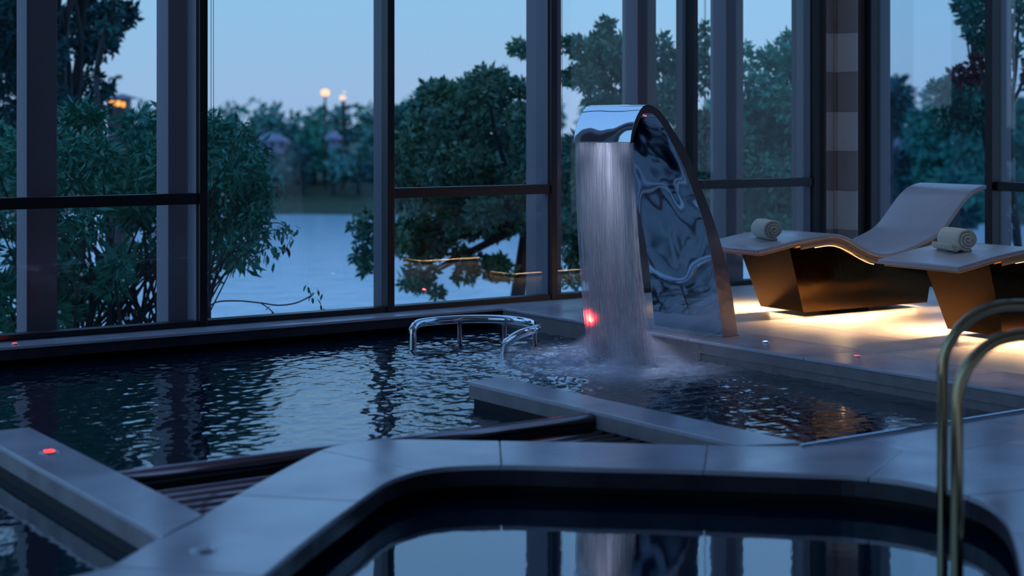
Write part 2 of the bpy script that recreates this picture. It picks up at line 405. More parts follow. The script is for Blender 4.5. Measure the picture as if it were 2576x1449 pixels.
# the outer edge follows the measured outline where the photograph shows it
out_meas = []
for i in range(len(ring_in)):
    p = Vector(ring_in[i]); n_ = norm_out(ring_in, i); best = None
    for k in range(len(outs)-1):
        a = Vector(outs[k]); b = Vector(outs[k+1]); dd = b-a; den = n_.x*dd.y - n_.y*dd.x
        if abs(den) < 1e-9: continue
        t_ = ((a.x-p.x)*dd.y - (a.y-p.y)*dd.x)/den; s_ = ((a.x-p.x)*n_.y - (a.y-p.y)*n_.x)/den
        if -.02 <= s_ <= 1.02 and .2 < t_ < 1.2 and (best is None or t_ < best): best = t_
    ring_out[i] = tuple(p + n_*(best if best else .60))
cop = empty('pool_coping'); tag(cop, 'curved stone coping round the whirlpool in front', kind='structure')
N_ = len(ring_in)
acc = 0.; start = 0; cuts = [0]
for i in range(N_):
    seg = (Vector(ring_out[(i+1) % N_]) - Vector(ring_out[i])).length; acc += seg
    if acc > .85: cuts.append(i+1); acc = 0.
if N_ - cuts[-1] > 1: cuts.append(N_)
else: cuts[-1] = N_
for a, b in zip(cuts[:-1], cuts[1:]):
    I = [Vector(ring_in[k % N_]) for k in range(a, b+1)]; O = [Vector(ring_out[k % N_]) for k in range(a, b+1)]
    g = .0025
    I[0] = I[0] + (I[1]-I[0]).normalized()*g; O[0] = O[0] + (O[1]-O[0]).normalized()*g
    I[-1] = I[-1] + (I[-2]-I[-1]).normalized()*g; O[-1] = O[-1] + (O[-2]-O[-1]).normalized()*g
    n = len(I); v = []
    for z in (-.022, 0.):
        v += [(p.x, p.y, z) for p in I] + [(p.x, p.y, z) for p in O]
    f = []
    for k in range(n-1):
        f += [(2*n+k, 2*n+k+1, 3*n+k+1, 3*n+k), (k+1, k, n+k, n+k+1), (k, k+1, 2*n+k+1, 2*n+k), (n+k+1, n+k, 3*n+k, 3*n+k+1)]
    f += [(0, 2*n, 3*n, n), (n-1, 2*n-1, 4*n-1, 3*n-1)]
    bevel(mk('coping_stone', v, f, M['coping'], cop), .003, 1)
def band(P, z0, z1, name, m, parent):
    n_ = len(P); v = [(p[0], p[1], z0) for p in P] + [(p[0], p[1], z1) for p in P]
    return mk(name, v, [(k, (k+1) % n_, n_+(k+1) % n_, n_+k) for k in range(n_)], m, parent, True)
def wallring(Pa, Pb, z0, z1, name, m, parent):
    n_ = len(Pa); v = [(p[0], p[1], z) for z in (z0, z1) for P in (Pa, Pb) for p in P]; f = []
    for k in range(n_):
        q = (k+1) % n_
        f += [(k, q, 2*n_+q, 2*n_+k), (n_+q, n_+k, 3*n_+k, 3*n_+q), (2*n_+k, 2*n_+q, 3*n_+q, 3*n_+k), (q, k, n_+k, n_+q)]
    return mk(name, v, f, m, parent)
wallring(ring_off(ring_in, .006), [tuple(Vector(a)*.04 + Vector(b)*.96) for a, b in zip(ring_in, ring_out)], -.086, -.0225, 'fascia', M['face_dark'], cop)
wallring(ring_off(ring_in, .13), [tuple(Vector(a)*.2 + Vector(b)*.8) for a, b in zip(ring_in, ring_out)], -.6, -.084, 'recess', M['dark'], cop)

# floor round the whirlpool on the right
def inside(P, x, y):
    c_ = False; n_ = len(P)
    for i in range(n_):
        x1, y1 = P[i]; x2, y2 = P[(i+1) % n_]
        if (y1 > y) != (y2 > y) and x < (x2-x1)*(y-y1)/(y2-y1)+x1: c_ = not c_
    return c_
fl2 = empty('floor'); tag(fl2, 'stone floor round the whirlpool on the right', kind='structure')
inx = ring_off(ring_in, .05)
TS = .42; first = None
for i in range(15):
    for j in range(13):
        x, y = 4.62 + i*TS, 5.012 - (j+1)*TS
        if any(inside(inx, x+a*TS, y+b*TS) for a in (0, .5, 1) for b in (0, .5, 1)): continue
        if x + y < 9.1 and False: continue
        if i == 0 and j < 1: continue
        if first is None: first = bevel(MB().box(.0015, TS-.0015, .0015, TS-.0015, -.03, -.004).out('tile', M['coping'], fl2), .002, 1); t_ = first
        else: t_ = inst(first, fl2)
        t_.location = (x, y, random.uniform(-.0006, .0004))
MB().box(5.2, 11.1, -.5, 5.012, -.5, -.032).out('floor_bed', M['face'], fl2)
tag(MB().box(5.06, XD+.5, 5.014, 5.026, -.09, .004).tube([(5.06, 5.024, .004), (XD+.1, 5.024, .004)], .008, 8).out('trim_3', M['chrome']), 'thin steel trim along the pool edge at the right', kind='structure')

# stone bars standing in the pool
def bar(name, poly, label):
    t = empty(name, (0, 0, 0)); tag(t, label, kind='structure')
    n = len(poly); c_ = Vector((sum(p[0] for p in poly)/n, sum(p[1] for p in poly)/n))
    bevel(MB().prism(poly, -.022, 0).out('cap_stone', M['coping'], t), .003)
    s1 = [tuple(Vector(p) + (c_-Vector(p)).normalized()*.008) for p in poly]
    MB().prism(s1, -.088, -.022).out('fascia', M['face'], t)
    s2 = [tuple(Vector(p) + (c_-Vector(p)).normalized()*.05) for p in poly]
    MB().prism(s2, -.5, -.088).out('footing', M['dark'], t)
    return t
bar('pool_bar', [(4.862, 7.365), (5.105, 7.405), (5.14, 5.08), (4.875, 5.19)], 'straight stone bar ending in the open pool water')
bar('pool_bar', [(2.20, 7.42), (2.445, 7.42), (2.405, 5.36), (2.16, 5.16)], 'straight stone bar with a glowing red floor lamp')

# pool water
def vnoise(x, y, seed):
    rs = np.random.RandomState(seed); G = rs.rand(64, 64)
    xi = np.floor(x).astype(int); yi = np.floor(y).astype(int); fx = x-xi; fy = y-yi
    fx = fx*fx*(3-2*fx); fy = fy*fy*(3-2*fy); g = lambda a, b: G[a % 64, b % 64]
    return (g(xi,yi)*(1-fx)+g(xi+1,yi)*fx)*(1-fy)+(g(xi,yi+1)*(1-fx)+g(xi+1,yi+1)*fx)*fy - .5
def water_grid(name, x0, x1, y0, y1, st, mat, label):
    nx = int((x1-x0)/st)+1; ny = int((y1-y0)/st)+1
    X, Y = np.meshgrid(np.linspace(x0, x1, nx), np.linspace(y0, y1, ny), indexing='ij')
    d = np.hypot(X-IMP[0], Y-IMP[1]); d2 = np.hypot(X-5.2, Y-8.6); amp = .0005 + .011*np.exp(-(d/1.1)**2) + .0045*np.exp(-(d2/2.6)**4)
    c0, s0 = math.cos(.95), math.sin(.95); A = X*c0+Y*s0; B = -X*s0+Y*c0
    Z = .55*vnoise(A*8, B*12, 1) + .62*vnoise(A*17, B*22, 2) + .55*vnoise(A*30, B*34, 3)
    wob = np.sin(d*34)*np.exp(-d*.8)*.35
    Z = WZ + amp*(Z+wob)*1.5
    ids = np.arange(nx*ny).reshape(nx, ny)
    q = np.stack([ids[:-1,:-1], ids[1:,:-1], ids[1:,1:], ids[:-1,1:]], -1).reshape(-1, 4)
    cxy = np.stack([(X[:-1,:-1]+X[1:,1:])/2, (Y[:-1,:-1]+Y[1:,1:])/2], -1).reshape(-1, 2)
    ro = ring_off(ring_in, .3)
    keep = np.array([not (c_[1] < 6.1 and inside(ro, c_[0], c_[1])) and not (c_[1] < 5.0 and c_[0] > 4.6) and not (2.42 < c_[0] < 4.88 and c_[1] < 6.28) for c_ in cxy])
    o = mk(name, np.stack([X, Y, Z], -1).reshape(-1, 3).tolist(), q[keep].tolist(), mat, None, True)
    tag(o, label, kind='structure'); return o
water_grid('water', -2.0, XD+.29, 3.6, YL+.21, .018, M['water'], 'rippled dark pool water')
tag(MB().box(-9, -2.0, 2, YL+.21, WZ-.01, WZ-.003).out('water', M['calm']), 'dark pool water beyond the left edge', kind='structure')
v = [(p[0], p[1], WZ) for p in ring_off(ring_in, .12)]
tag(mk('water', v, [tuple(range(len(v)))[::-1]], M['calm']), 'still mirror-like whirlpool water in front', kind='structure')
tag(MB().box(-9, 12, -2, 10.6, -1.4, -1.3).out('pool_basin', M['pooltile']), 'dark pool bottom', kind='structure')

# rods of the underwater bench between the two bars
bench = empty('rod_bench', (2.43, 5.2, 0)); tag(bench, 'bench of parallel steel rods between the two stone bars', 'bench')
MB().box(-.02, 2.44, -1.2, 1.06, -.30, -.20).out('tray', M['dark'], bench)
MB().box(-.02, 2.44, 1.03, 1.085, -.30, -.06).out('front_panel', M['dark'], bench)
tb = MB().tube([(0., 1.105, -.045), (2.43, 1.06, -.045)], .034, 18).out('front_tube', M['rod'], bench, True)
tag(tb, 'thick steel tube along the front of the bench')
for k in range(12):
    yy = 1.0 - k*.098
    rr_ = ring_off(ring_in, .5); xs_ = [-.04 + 2.5*q/120 for q in range(121)]; run = []
    for xq in xs_ + [None]:
        if xq is not None and not inside(rr_, 2.43+xq, 5.2+yy): run.append(xq); continue
        if len(run) > 5: MB().tube([(run[0], yy, -.115), (run[-1], yy-.02*(run[-1]-run[0])/2.5, -.115)], .030, 12).out('rod', M['rod'], bench, True)
        run = []

# ================================================================== OUTSIDE
LZ = -5.0
bx = 0
# lake and ground
v = [(-300, 8, LZ), (500, 8, LZ), (500, 420, LZ), (-300, 420, LZ)]
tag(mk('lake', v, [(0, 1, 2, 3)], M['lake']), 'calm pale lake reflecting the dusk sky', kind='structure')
def terrain(name, fn, x0, x1, y0, y1, n1, n2, label):
    v = []; f = []
    for i in range(n1):
        for j in range(n2):
            x = x0+(x1-x0)*i/(n1-1); y = y0+(y1-y0)*j/(n2-1); v.append((x, y, fn(x, y)))
    for i in range(n1-1):
        for j in range(n2-1): f.append((i*n2+j, (i+1)*n2+j, (i+1)*n2+j+1, i*n2+j+1))
    return tag(mk(name, v, f, M['ground'], None, True), label, kind='structure')
def bank(x, y):
    d = max(y-11.0, (x-12.0)*.9)
    return -2.2 - max(0, d)*.42 + .1*math.sin(x*1.3+y)
terrain('ground', bank, -14, 26, 10.62, 24, 40, 26, 'planted bank outside the windows sloping to the lake')
def bank2(x, y): return -2.2 - max(0, x-12.2)*.42
terrain('ground', bank2, 11.5, 24, -4, 10.62, 20, 20, 'planted bank outside the right-hand windows')
def fr(lat, fwd): return W(lat, fwd)
# far shore: a ground sheet laid out in the view's depth direction
def shore():
    v = []; f = []; NN = 60; rows = [0, 6, 14, 30, 60, 160]
    hs = [-.6, .7, 1.8, 2.4, 3.0, 5.0]
    for i in range(NN+1):
        lat = -120 + 260*i/NN
        d0 = 116 + 3*math.sin(lat*.11) + 2*math.sin(lat*.31)
        if lat > 26: d0 -= min(1, (lat-26)/10)*16
        for r_, h_ in zip(rows, hs):
            x, y = fr(lat, d0+r_); v.append((x, y, LZ+h_))
    k = len(rows)
    for i in range(NN):
        for j in range(k-1): f.append((i*k+j, (i+1)*k+j, (i+1)*k+j+1, i*k+j+1))
    return tag(mk('ground', v, f, M['ground'], None, True), 'grassy far shore of the lake', kind='structure')
shore()

# leaves ----------------------------------------------------------------
def leaf_cloud(cl, per, size, aspect=2.2, droop=.3):
    """cl: list of (x,y,z,r); returns verts, faces of folded leaves"""
    V = []; 
    for (x, y, z, rr) in cl:
        n_ = int(per*max(.3, rr_scale(rr)))
        d = np.random.normal(size=(n_, 3)); d /= np.linalg.norm(d, axis=1)[:, None]
        rad = np.random.uniform(.15, 1, n_)**.5
        p = np.array([x, y, z]) + d*rad[:, None]*rr*np.array([1, 1, .85])
        a = np.random.normal(size=(n_, 3)) + d*.9; a[:, 2] -= droop; a /= np.linalg.norm(a, axis=1)[:, None]
        b = np.cross(a, np.random.normal(size=(n_, 3))); b /= np.linalg.norm(b, axis=1)[:, None]
        nn = np.cross(a, b)
        L = size*np.random.uniform(.6, 1.25, n_)[:, None]; w = L/aspect/2
        V.append(np.stack([p, p+a*L*.5+b*w+nn*w*.5, p+a*L, p+a*L*.5-b*w+nn*w*.5], 1))
    V = np.concatenate(V).reshape(-1, 3); n_ = len(V)//4; i = np.arange(n_)*4
    return V, np.concatenate([np.stack([i, i+1, i+2], 1), np.stack([i, i+2, i+3], 1)])
_rs = [1.]
def rr_scale(r_): return (r_/_rs[0])**2
def fastmesh(name, V, Fc, mat, parent):
    me = bpy.data.meshes.new(name); me.vertices.add(len(V)); me.vertices.foreach_set('co', V.astype(np.float32).ravel())
    me.loops.add(Fc.size); me.loops.foreach_set('vertex_index', Fc.astype(np.int32).ravel())
    k = Fc.shape[1]; me.polygons.add(len(Fc)); me.polygons.foreach_set('loop_start', np.arange(len(Fc), dtype=np.int32)*k)
    me.update(calc_edges=True); me.validate(); me.materials.append(mat)
    o = bpy.data.objects.new(name, me); COL.objects.link(o); o.parent = parent; return o
def limb(a, b, r0, r1, bend=.12, n=6):
    A, B = Vector(a), Vector(b); L = (B-A).length; pts = []
    off = Vector((random.uniform(-1, 1), random.uniform(-1, 1), random.uniform(-.3, .6)))*L*bend
    for i in range(n):
        t = i/(n-1); pts.append(A.lerp(B, t) + off*math.sin(PI*t))
    return pts, [r0 + (r1-r0)*i/(n-1) for i in range(n)]
def tree(name, root, clusters, leafm, label, cat, leaf=.12, per=300, rs=.5, aspect=2.2, trunk_r=.08, fork=None, group=None, twig=.012, extra=None, droop=.3):
    """clusters in world coordinates (x,y,z,r); root = base point; the Empty stands at the base"""
    t = empty(name, root); tag(t, label, cat, group)
    R = Vector(root); _rs[0] = rs
    cl = [(c_[0]-R.x, c_[1]-R.y, c_[2]-R.z, c_[3]) for c_ in clusters]
    V, Fc = leaf_cloud(cl, per, leaf, aspect, droop); fastmesh('crown', V, Fc, leafm, t)
    mb = MB(); fk = Vector(fork)-R if fork else Vector((0, 0, max(c_[2] for c_ in cl)*.45))
    p_, r_ = limb((0, 0, -.3), fk, trunk_r, trunk_r*.7, .05, 7); mb.tube(p_, r_, 8)
    for c_ in (cl if len(cl) < 24 else random.sample(cl, 24)):
        p_, r_ = limb(fk, (c_[0], c_[1], c_[2]), trunk_r*.45, twig, .10, 7); mb.tube(p_, r_, 5)
    mb.out('trunk', M['bark'], t, True)
    return t
def C(px, py, rpx, fw, jit=.6):
    """cluster seen at a pixel with a pixel radius, at distance fw"""
    f2 = fw + random.uniform(-jit, jit); x, y, z = D(px, py, f2); return (x, y, z, rpx/F_PX*f2)
def fill(poly, n, rpx, fw, jit):
    out = []; xs = [p[0] for p in poly]; ys_ = [p[1] for p in poly]; k = 0
    while len(out) < n and k < 20000:
        k += 1; a, b = random.uniform(min(xs), max(xs)), random.uniform(min(ys_), max(ys_))
        if inside(poly, a, b): out.append(C(a, b, rpx*random.uniform(.6, 1.3), fw, jit))
    return out
def gz(x, y):
    return bank(x, y) if y > 10.62 else bank2(x, y)

# tall dark tree at the left
fw = 24.
cl = fill([(-260,-420),(260,-420),(335,-60),(345,30),(300,90),(262,110),(235,190),(200,250),(270,250),(245,300),(-260,330)], 120, 46, fw, 2.2)
cl += [C(310,40,34,fw), C(285,75,26,fw), C(330,30,16,fw), C(250,265,26,fw), C(270,220,12,fw), C(225,130,30,fw), C(225,200,26,fw), C(215,240,26,fw)]
x, y, z = D(90, 800, fw); g_ = D(170, 350, fw)
tree('tall_tree', (x, y, -4.4), cl, M['lf_dark'], 'tall dark leafy tree rising past the top left corner', 'tree', .15, 260, .26, 2.2, .16, g_)
tag(tree('slender_tree', (*D(232, 700, 20.)[:2], -4.4), [C(270,60,22,20.,.2), C(258,25,20,20.,.2), C(290,20,16,20.,.2)], M['lf_dark'], 'slender bare-stemmed sapling against the sky at left', 'tree', .14, 90, .12, 2.2, .05, D(240,190,20.)), None)

# oleander-like shrub filling the left bay
fw = 15.5
cl = fill([(-260,330),(60,320),(140,300),(300,290),(420,270),(520,300),(600,330),(660,420),(690,520),(640,640),(560,650),(480,700),(380,640),(300,760),(150,830),(-260,860)], 150, 42, fw, 1.6)
x, y, _ = D(330, 820, fw)
sh = tree('flowering_shrub', (x, y, gz(x, y)), cl, M['lf_green'], 'broad green flowering shrub filling the left windows', 'shrub', .15, 150, .16, 3.6, .05, (x+.05, y, gz(x, y)+.45), twig=.008)
mb = MB(); R = Vector(sh.location)
for k in range(46):
    a = D(random.uniform(200, 420), 860, fw+random.uniform(-.8, .8)); b = D(random.uniform(60, 640), random.uniform(420, 640), fw+random.uniform(-1, 1))
    p_, r_ = limb(Vector(a)-R, Vector(b)-R, random.uniform(.012, .022), .006, .06, 7); mb.tube(p_, r_, 5)
tag(mb.out('stems', M['bark'], sh, True), kind='stuff')
for (px, py, rp) in [(213,322,7),(196,337,6),(180,322,5),(32,540,7),(252,593,7),(386,590,7),(218,575,6),(70,640,5),(222,665,6),(560,489,6),(574,505,5),(600,310,5),(205,690,6),(150,600,4),(310,705,5),(150,785,6),(220,760,5),(320,800,6),(330,600,5)]:
    x, y, z = D(px, py, fw-1.9); r_ = rp/F_PX*fw*.8
    mb = MB()
    for k in range(5):
        a = 2*PI*k/5; u_ = Vector((math.cos(a)*CS*0+math.cos(a)*SN, -math.cos(a)*CS, math.sin(a)))
        t_ = Vector((-math.sin(a)*SN, math.sin(a)*CS, math.cos(a)))
        mb.add([(0,0,0), tuple((u_*.6+t_*.35)*r_), tuple(u_*r_), tuple((u_*.6-t_*.35)*r_)], [(0,1,2,3)])
    o = mb.out('flower', M['flower'], sh); o.location = Vector((x, y, z))-R

# leafy sprays of a second shrub right of the dark mullion: leaves one by one
fw = 14.2
rx, ry, _ = D(500, 900, fw); rz_ = gz(rx, ry)
sp_ = empty('leafy_shrub', (rx, ry, rz_)); tag(sp_, 'leafy shrub fanning out over the lake right of the dark mullion', 'shrub')
R = Vector((rx, ry, rz_))
a_ = .075
leafo = mk('leaf', [(0,0,0),(.35*a_,.17*a_,.03*a_),(.7*a_,.15*a_,.03*a_),(a_,0,-.08*a_),(.7*a_,-.15*a_,.03*a_),(.35*a_,-.17*a_,.03*a_),(.5*a_,0,-.02*a_)],
           [(0,6,1),(1,6,2),(2,6,3),(3,6,4),(4,6,5),(5,6,0)], M['lf_green'], sp_)
brown = leafo.data.copy(); brown.materials.clear(); brown.materials.append(M['lf_red'])
stems = [((528,745),(560,640),(610,560),(650,500)), ((526,760),(590,650),(650,590),(725,575)), ((528,700),(545,600),(560,500),(575,420)),
         ((528,690),(600,620),(660,600),(700,640)), ((526,740),(580,670),(620,640),(655,655)), ((530,720),(600,600),(690,560),(738,590)),
         ((528,640),(560,560),(640,480),(700,470)), ((528,765),(545,700),(575,640),(590,600)),
         ((528,600),(560,520),(620,430),(640,380)), ((528,560),(545,450),(580,380),(600,340))]
mb = MB(); first = True; cnt = 0
for s_ in stems:
    f0 = fw + random.uniform(-.35, .35)
    P_ = spline([Vector(D(px, py, f0+random.uniform(-.1, .1)))-R for px, py in s_], 6)
    base_ = Vector((random.uniform(-.15, .15), random.uniform(-.1, .1), -.2))
    mb.tube([base_, base_.lerp(P_[0], .5)+Vector((0, 0, .1)), P_[0]], [.014, .011, .009], 6)
    mb.tube(P_, [.009 - .006*i/len(P_) for i in range(len(P_))], 6)
    for i in range(6, len(P_)):
        for q in range(2 if i < len(P_)-5 else 4):
            o = leafo if first else inst(leafo, sp_); first = False; cnt += 1
            o.location = P_[i] + Vector((random.uniform(-1, 1), random.uniform(-1, 1), random.uniform(-1, 1)))*.05
            o.rotation_euler = (random.uniform(-1.2, 1.2), random.uniform(.2, 1.5), random.uniform(0, 2*PI)); s2 = random.uniform(.75, 1.35); o.scale = (s2, s2, s2)
for (px, py) in ((716,612),(722,620),(728,606)):
    o = inst(leafo, sp_); o.data = brown; o.location = Vector(D(px, py, fw))-R; o.rotation_euler = (0, 1.2, random.random()*6); o.scale = (1.5,)*3
for (px, py) in ((655,640),(664,648),(648,655),(660,632),(640,640),(672,640),(650,664),(630,650),(690,690-30)):
    o = inst(leafo, sp_); o.location = Vector(D(px, py, fw))-R; o.rotation_euler = (0, 1.25, random.random()*6); o.scale = (1.3,)*3
mb.out('stems', M['bark'], sp_, True)
cl = fill([(500,290),(560,310),(620,330),(660,400),(680,500),(640,560),(560,600),(500,600)], 46, 34, fw+.9, .5)
_rs[0] = .14; V, Fc = leaf_cloud([(a-R.x, b-R.y, c_-R.z, d) for a, b, c_, d in cl], 90, .10, 2.8)
tag(fastmesh('foliage', V, Fc, M['lf_green'], sp_), kind='stuff')
# low sprig with its arching stem
s0 = D(520, 790, 13.2)
sg = empty('low_sprig', (s0[0], s0[1], gz(s0[0], s0[1]))); tag(sg, 'arching bare twig with a leafy tip low over the lake', 'twig'); R = Vector(sg.location)
P_ = spline([Vector(D(px, py, 13.2))-R for px, py in ((520,778),(545,760),(600,757),(655,762),(700,768),(745,762),(782,745))], 6)
P2 = spline([Vector(D(px, py, 13.2))-R for px, py in ((655,762),(675,775),(690,790))], 4)
MB().tube([(0,0,-.2), tuple(P_[0])], .008, 6).tube(P_, .006, 6).tube(P2, .005, 5).tube([Vector(D(520,800,13.2))-R, Vector(D(560,720,13.3))-R, Vector(D(600,640,13.4))-R], .006, 5).out('stem', M['bark'], sg, True)
for (px, py) in ((775,720),(778,728),(790,735),(800,730),(812,738),(786,748),(798,752),(806,765),(815,775),(783,742),(795,722),(686,782),(692,790),(680,770),(770,716)):
    o = inst(leafo, sg); o.location = Vector(D(px, py, 13.2))-R; o.rotation_euler = (random.uniform(-.6, .6), random.uniform(.5, 1.4), random.random()*6)

# evergreen leaning over the water, centre
fw = 21.
cl = fill([(1000,300),(1040,270),(1100,215),(1160,240),(1200,170),(1250,200),(1290,230),(1330,250),(1330,560),(1290,600),(1180,590),(1100,620),(1050,700),(1010,640),(990,600)], 110, 36, fw, 1.6)
cl += fill([(1000,560),(1320,560),(1320,690),(1180,700),(1060,740),(1000,690)], 16, 26, fw, .8)
cl += [C(a, b, r_, fw, .3) for a, b, r_ in ((1300,118,20),(1318,130,14),(1308,215,20),(1320,245,22),(905,570,26),(930,555,26),(920,600,18),(900,640,20),(925,655,22),(940,630,20),(915,675,12),(1065,715,16),(1100,735,14),(1160,650,26))]
root = D(1215, 800, fw)
ev = tree('evergreen_tree', (root[0], root[1], -4.6), cl, M['lf_pine'], 'broad evergreen leaning over the lake behind the centre window', 'tree', .115, 230, .2, 2.0, .13, D(1330, 560, fw), droop=.0, twig=.01)
# tall evergreen crown behind the jet
fw = 19.
cl = [C(a, b, r_, fw, .5) for a, b, r_ in ((1425,112,24),(1450,118,26),(1475,130,30),(1500,120,30),(1525,75,20),(1528,60,12),(1520,100,26),(1545,120,30),(1500,160,36),(1530,170,36),(1560,150,30),(1450,190,30),(1435,195,20),(1480,200,34),(1550,210,34),(1590,190,30),(1620,170,30),(1665,105,20),(1670,130,16),(1655,180,20),(1690,150,20),(1700,170,24),(1715,180,26),(1765,110,24),(1770,75,14),(1775,160,30),(1765,210,30))]
cl += fill([(1415,250),(1560,235),(1650,210),(1720,220),(1790,240),(1790,560),(1700,700),(1415,720)], 90, 34, fw, 1.0)
root = D(1560, 900, fw)
tree('evergreen_tree', (root[0], root[1], -4.2), cl, M['lf_pine'], 'tall evergreen with a ragged crown behind the steel fountain', 'tree', .115, 210, .18, 2.0, .12, D(1500, 600, fw), droop=-.1, twig=.01)
# bushy tree behind the right end of the long window wall
fw = 21.
cl = [C(a, b, r_, fw, .6) for a, b, r_ in ((1885,180,24),(1905,150,16),(1930,140,22),(1955,125,22),(1985,100,22),(2010,90,22),(2005,125,26),(1960,165,28),(1900,210,26),(1875,120,12),(1940,210,30),(1985,170,30))]
cl += fill([(1860,230),(2100,215),(2100,640),(1860,640)], 100, 36, fw, 1.4)
root = D(1960, 800, fw)
tree('bushy_tree', (root[0], root[1], -4.0), cl, M['lf_green'], 'bushy green tree behind the windows left of the stone pier', 'tree', .115, 180, .18, 2.0, .11, D(1960, 520, fw), twig=.01)
# garden trees at the right
fw = 22.
cl = [C(a, b, r_, fw, .3) for a, b, r_ in ((2420,10,22),(2445,30,26),(2435,60,20),(2460,75,26),(2470,20,30),(2465,100,20),(2458,95,12),(2470,130,16),(2400,215,20),(2375,215,14),(2350,215,10),(2385,240,26),(2410,260,28),(2440,250,30),(2470,230,26),(2475,180,18),(2420,300,34),(2460,300,36),(2380,290,26))]
root = D(2455, 800, fw)
gt = tree('garden_tree', (root[0], root[1], -4.8), cl, M['lf_right'], 'garden tree with red withered leaves beside the right window mullion', 'tree', .13, 110, .14, 2.0, .05, D(2468, 285, fw), twig=.008)
R = Vector(gt.location); _rs[0] = .1
V, Fc = leaf_cloud([(a-R.x, b-R.y, c_-R.z, d) for a, b, c_, d in [C(q[0], q[1], q[2], fw-.3, .1) for q in ((2440,175,14),(2455,160,14),(2462,150,10),(2405,185,16),(2420,200,18),(2440,190,14),(2460,215,14))]], 60, .12, 1.7)
tag(fastmesh('withered_leaves', V, Fc, M['lf_red'], gt), 'red-brown withered leaves', kind='stuff')
fw = 20.
root = D(2548, 640, fw)
st = empty('thin_tree', (root[0], root[1], -4.6)); tag(st, 'thin forked tree outside the rightmost window', 'tree'); R = Vector(st.location)
mb = MB()
for P_, r0 in ((((2560,620),(2548,470),(2540,330),(2545,250)), .055), (((2545,250),(2555,170),(2560,80),(2575,-40)), .030), (((2545,260),(2570,210),(2585,120),(2600,0)), .026), (((2550,180),(2548,100),(2540,0),(2545,-60)), .022), (((2565,190),(2590,170),(2610,160)), .014), (((2550,150),(2530,130),(2520,120)), .010)):
    q = spline([Vector(D(a, b, fw))-R for a, b in P_], 5); mb.tube(q, [r0*(1-.5*i/len(q)) for i in range(len(q))], 7)
mb.tube([(0, 0, -.2), tuple(Vector(D(2560, 620, fw))-R)], [.07, .056], 7)
mb.out('trunk', M['bark'], st, True)
_rs[0] = .14
cl = [C(a, b, r_, fw, .4) for a, b, r_ in ((2530,60,22),(2550,20,26),(2575,50,30),(2600,60,30),(2535,110,16),(2575,130,26),(2525,150,12),(2600,200,26),(2530,200,12),(2570,-20,40),(2520,0,24),(2528,240,10))]
V, Fc = leaf_cloud([(a-R.x, b-R.y, c_-R.z, d) for a, b, c_, d in cl], 60, .13, 2.2); fastmesh('crown', V, Fc, M['lf_right'], st)
# dark round-topped tree and mid-distance trees at the right
fw = 70.
cl = [C(a, b, r_, fw, 1.) for a, b, r_ in ((2220,215,22),(2245,215,22),(2265,230,22),(2275,240,18),(2230,245,24),(2215,270,28),(2255,285,26),(2290,285,10),(2200,240,26),(2230,320,30),(2275,320,24),(2200,320,30))]
root = D(2235, 500, fw)
tree('round_tree', (root[0], root[1], -3.6), cl, M['lf_dark'], 'dark umbrella-shaped tree left of the grey hip roof', 'tree', .5, 110, .5, 2.0, .2, D(2240, 330, fw))
for k, (poly, nn, lb) in enumerate([([(2330,250),(2400,235),(2480,240),(2480,480),(2330,470)], 34, 'dense tree standing over the second grey roof'),
                                  ([(2490,270),(2620,260),(2620,560),(2490,560)], 26, 'dense trees behind the thin forked tree at far right')]):
    fq = 55. + 22*k; cl = fill(poly, nn, 36, fq, 3.); root = D(sum(p[0] for p in poly)/len(poly), 560, fq)
    tree('broad_tree', (root[0], root[1], -3.8), cl, M['lf_right'], lb, 'tree', .42, 130, .48, 2.0, .2)
cl = fill([(2190,400),(2480,395),(2480,560),(2190,560)], 60, 30, 85., 2.)
root = D(2330, 580, 85.)
hd = empty('hedge', (root[0], root[1], -4.)); tag(hd, 'dark hedge in front of the grey-roofed houses', 'hedge'); R = Vector(hd.location); _rs[0] = .6
V, Fc = leaf_cloud([(a-R.x, b-R.y, c_-R.z, d) for a, b, c_, d in cl], 110, .5, 1.8); fastmesh('foliage', V, Fc, M['lf_dark'], hd)

# tree line along the far shore
random.seed(11)
def far_crowns(px, top, fw, wpx):
    out = []; bot = 480
    for k in range(14):
        t = random.random(); a = px + random.uniform(-1, 1)*wpx*(.35+.6*t); b = top + 26 + t*(bot-top-50)
        out.append(C(a, b, random.uniform(.30, .48)*wpx, fw, 2.))
    out.append(C(px, top+wpx*.36, wpx*.40, fw, 1.)); return out
line = [(-60,262),(40,258),(150,268),(300,262),(360,255),(420,262),(470,265),(545,272),(590,262),(640,258),(690,262),(740,285),(790,275),(815,262),(870,262),(925,258),(960,262),(1010,262),(1050,235),(1100,212),(1140,225),(1200,235),(1290,248),(1400,255),(1480,255),(1600,250),(1700,255),(1800,250),(1900,245),(2010,250),(2120,250),(2200,290),(2350,262),(2420,268),(2520,275),(2620,270)]
for k, (px, top) in enumerate(line):
    fw = 132. + random.uniform(-4, 8) - (14 if px > 2150 else 0)
    root = D(px, 480, fw); wpx = random.uniform(46, 62)
    tree('shore_tree', (root[0], root[1], -3.6), far_crowns(px, top, fw, wpx), M['lf_far_haze'] if k % 3 else M['lf_green'], 'leafy tree in the blurred tree line on the far shore', 'tree', .75, 95, 1.6, 1.7, .22, None, 'trees along the far shore')
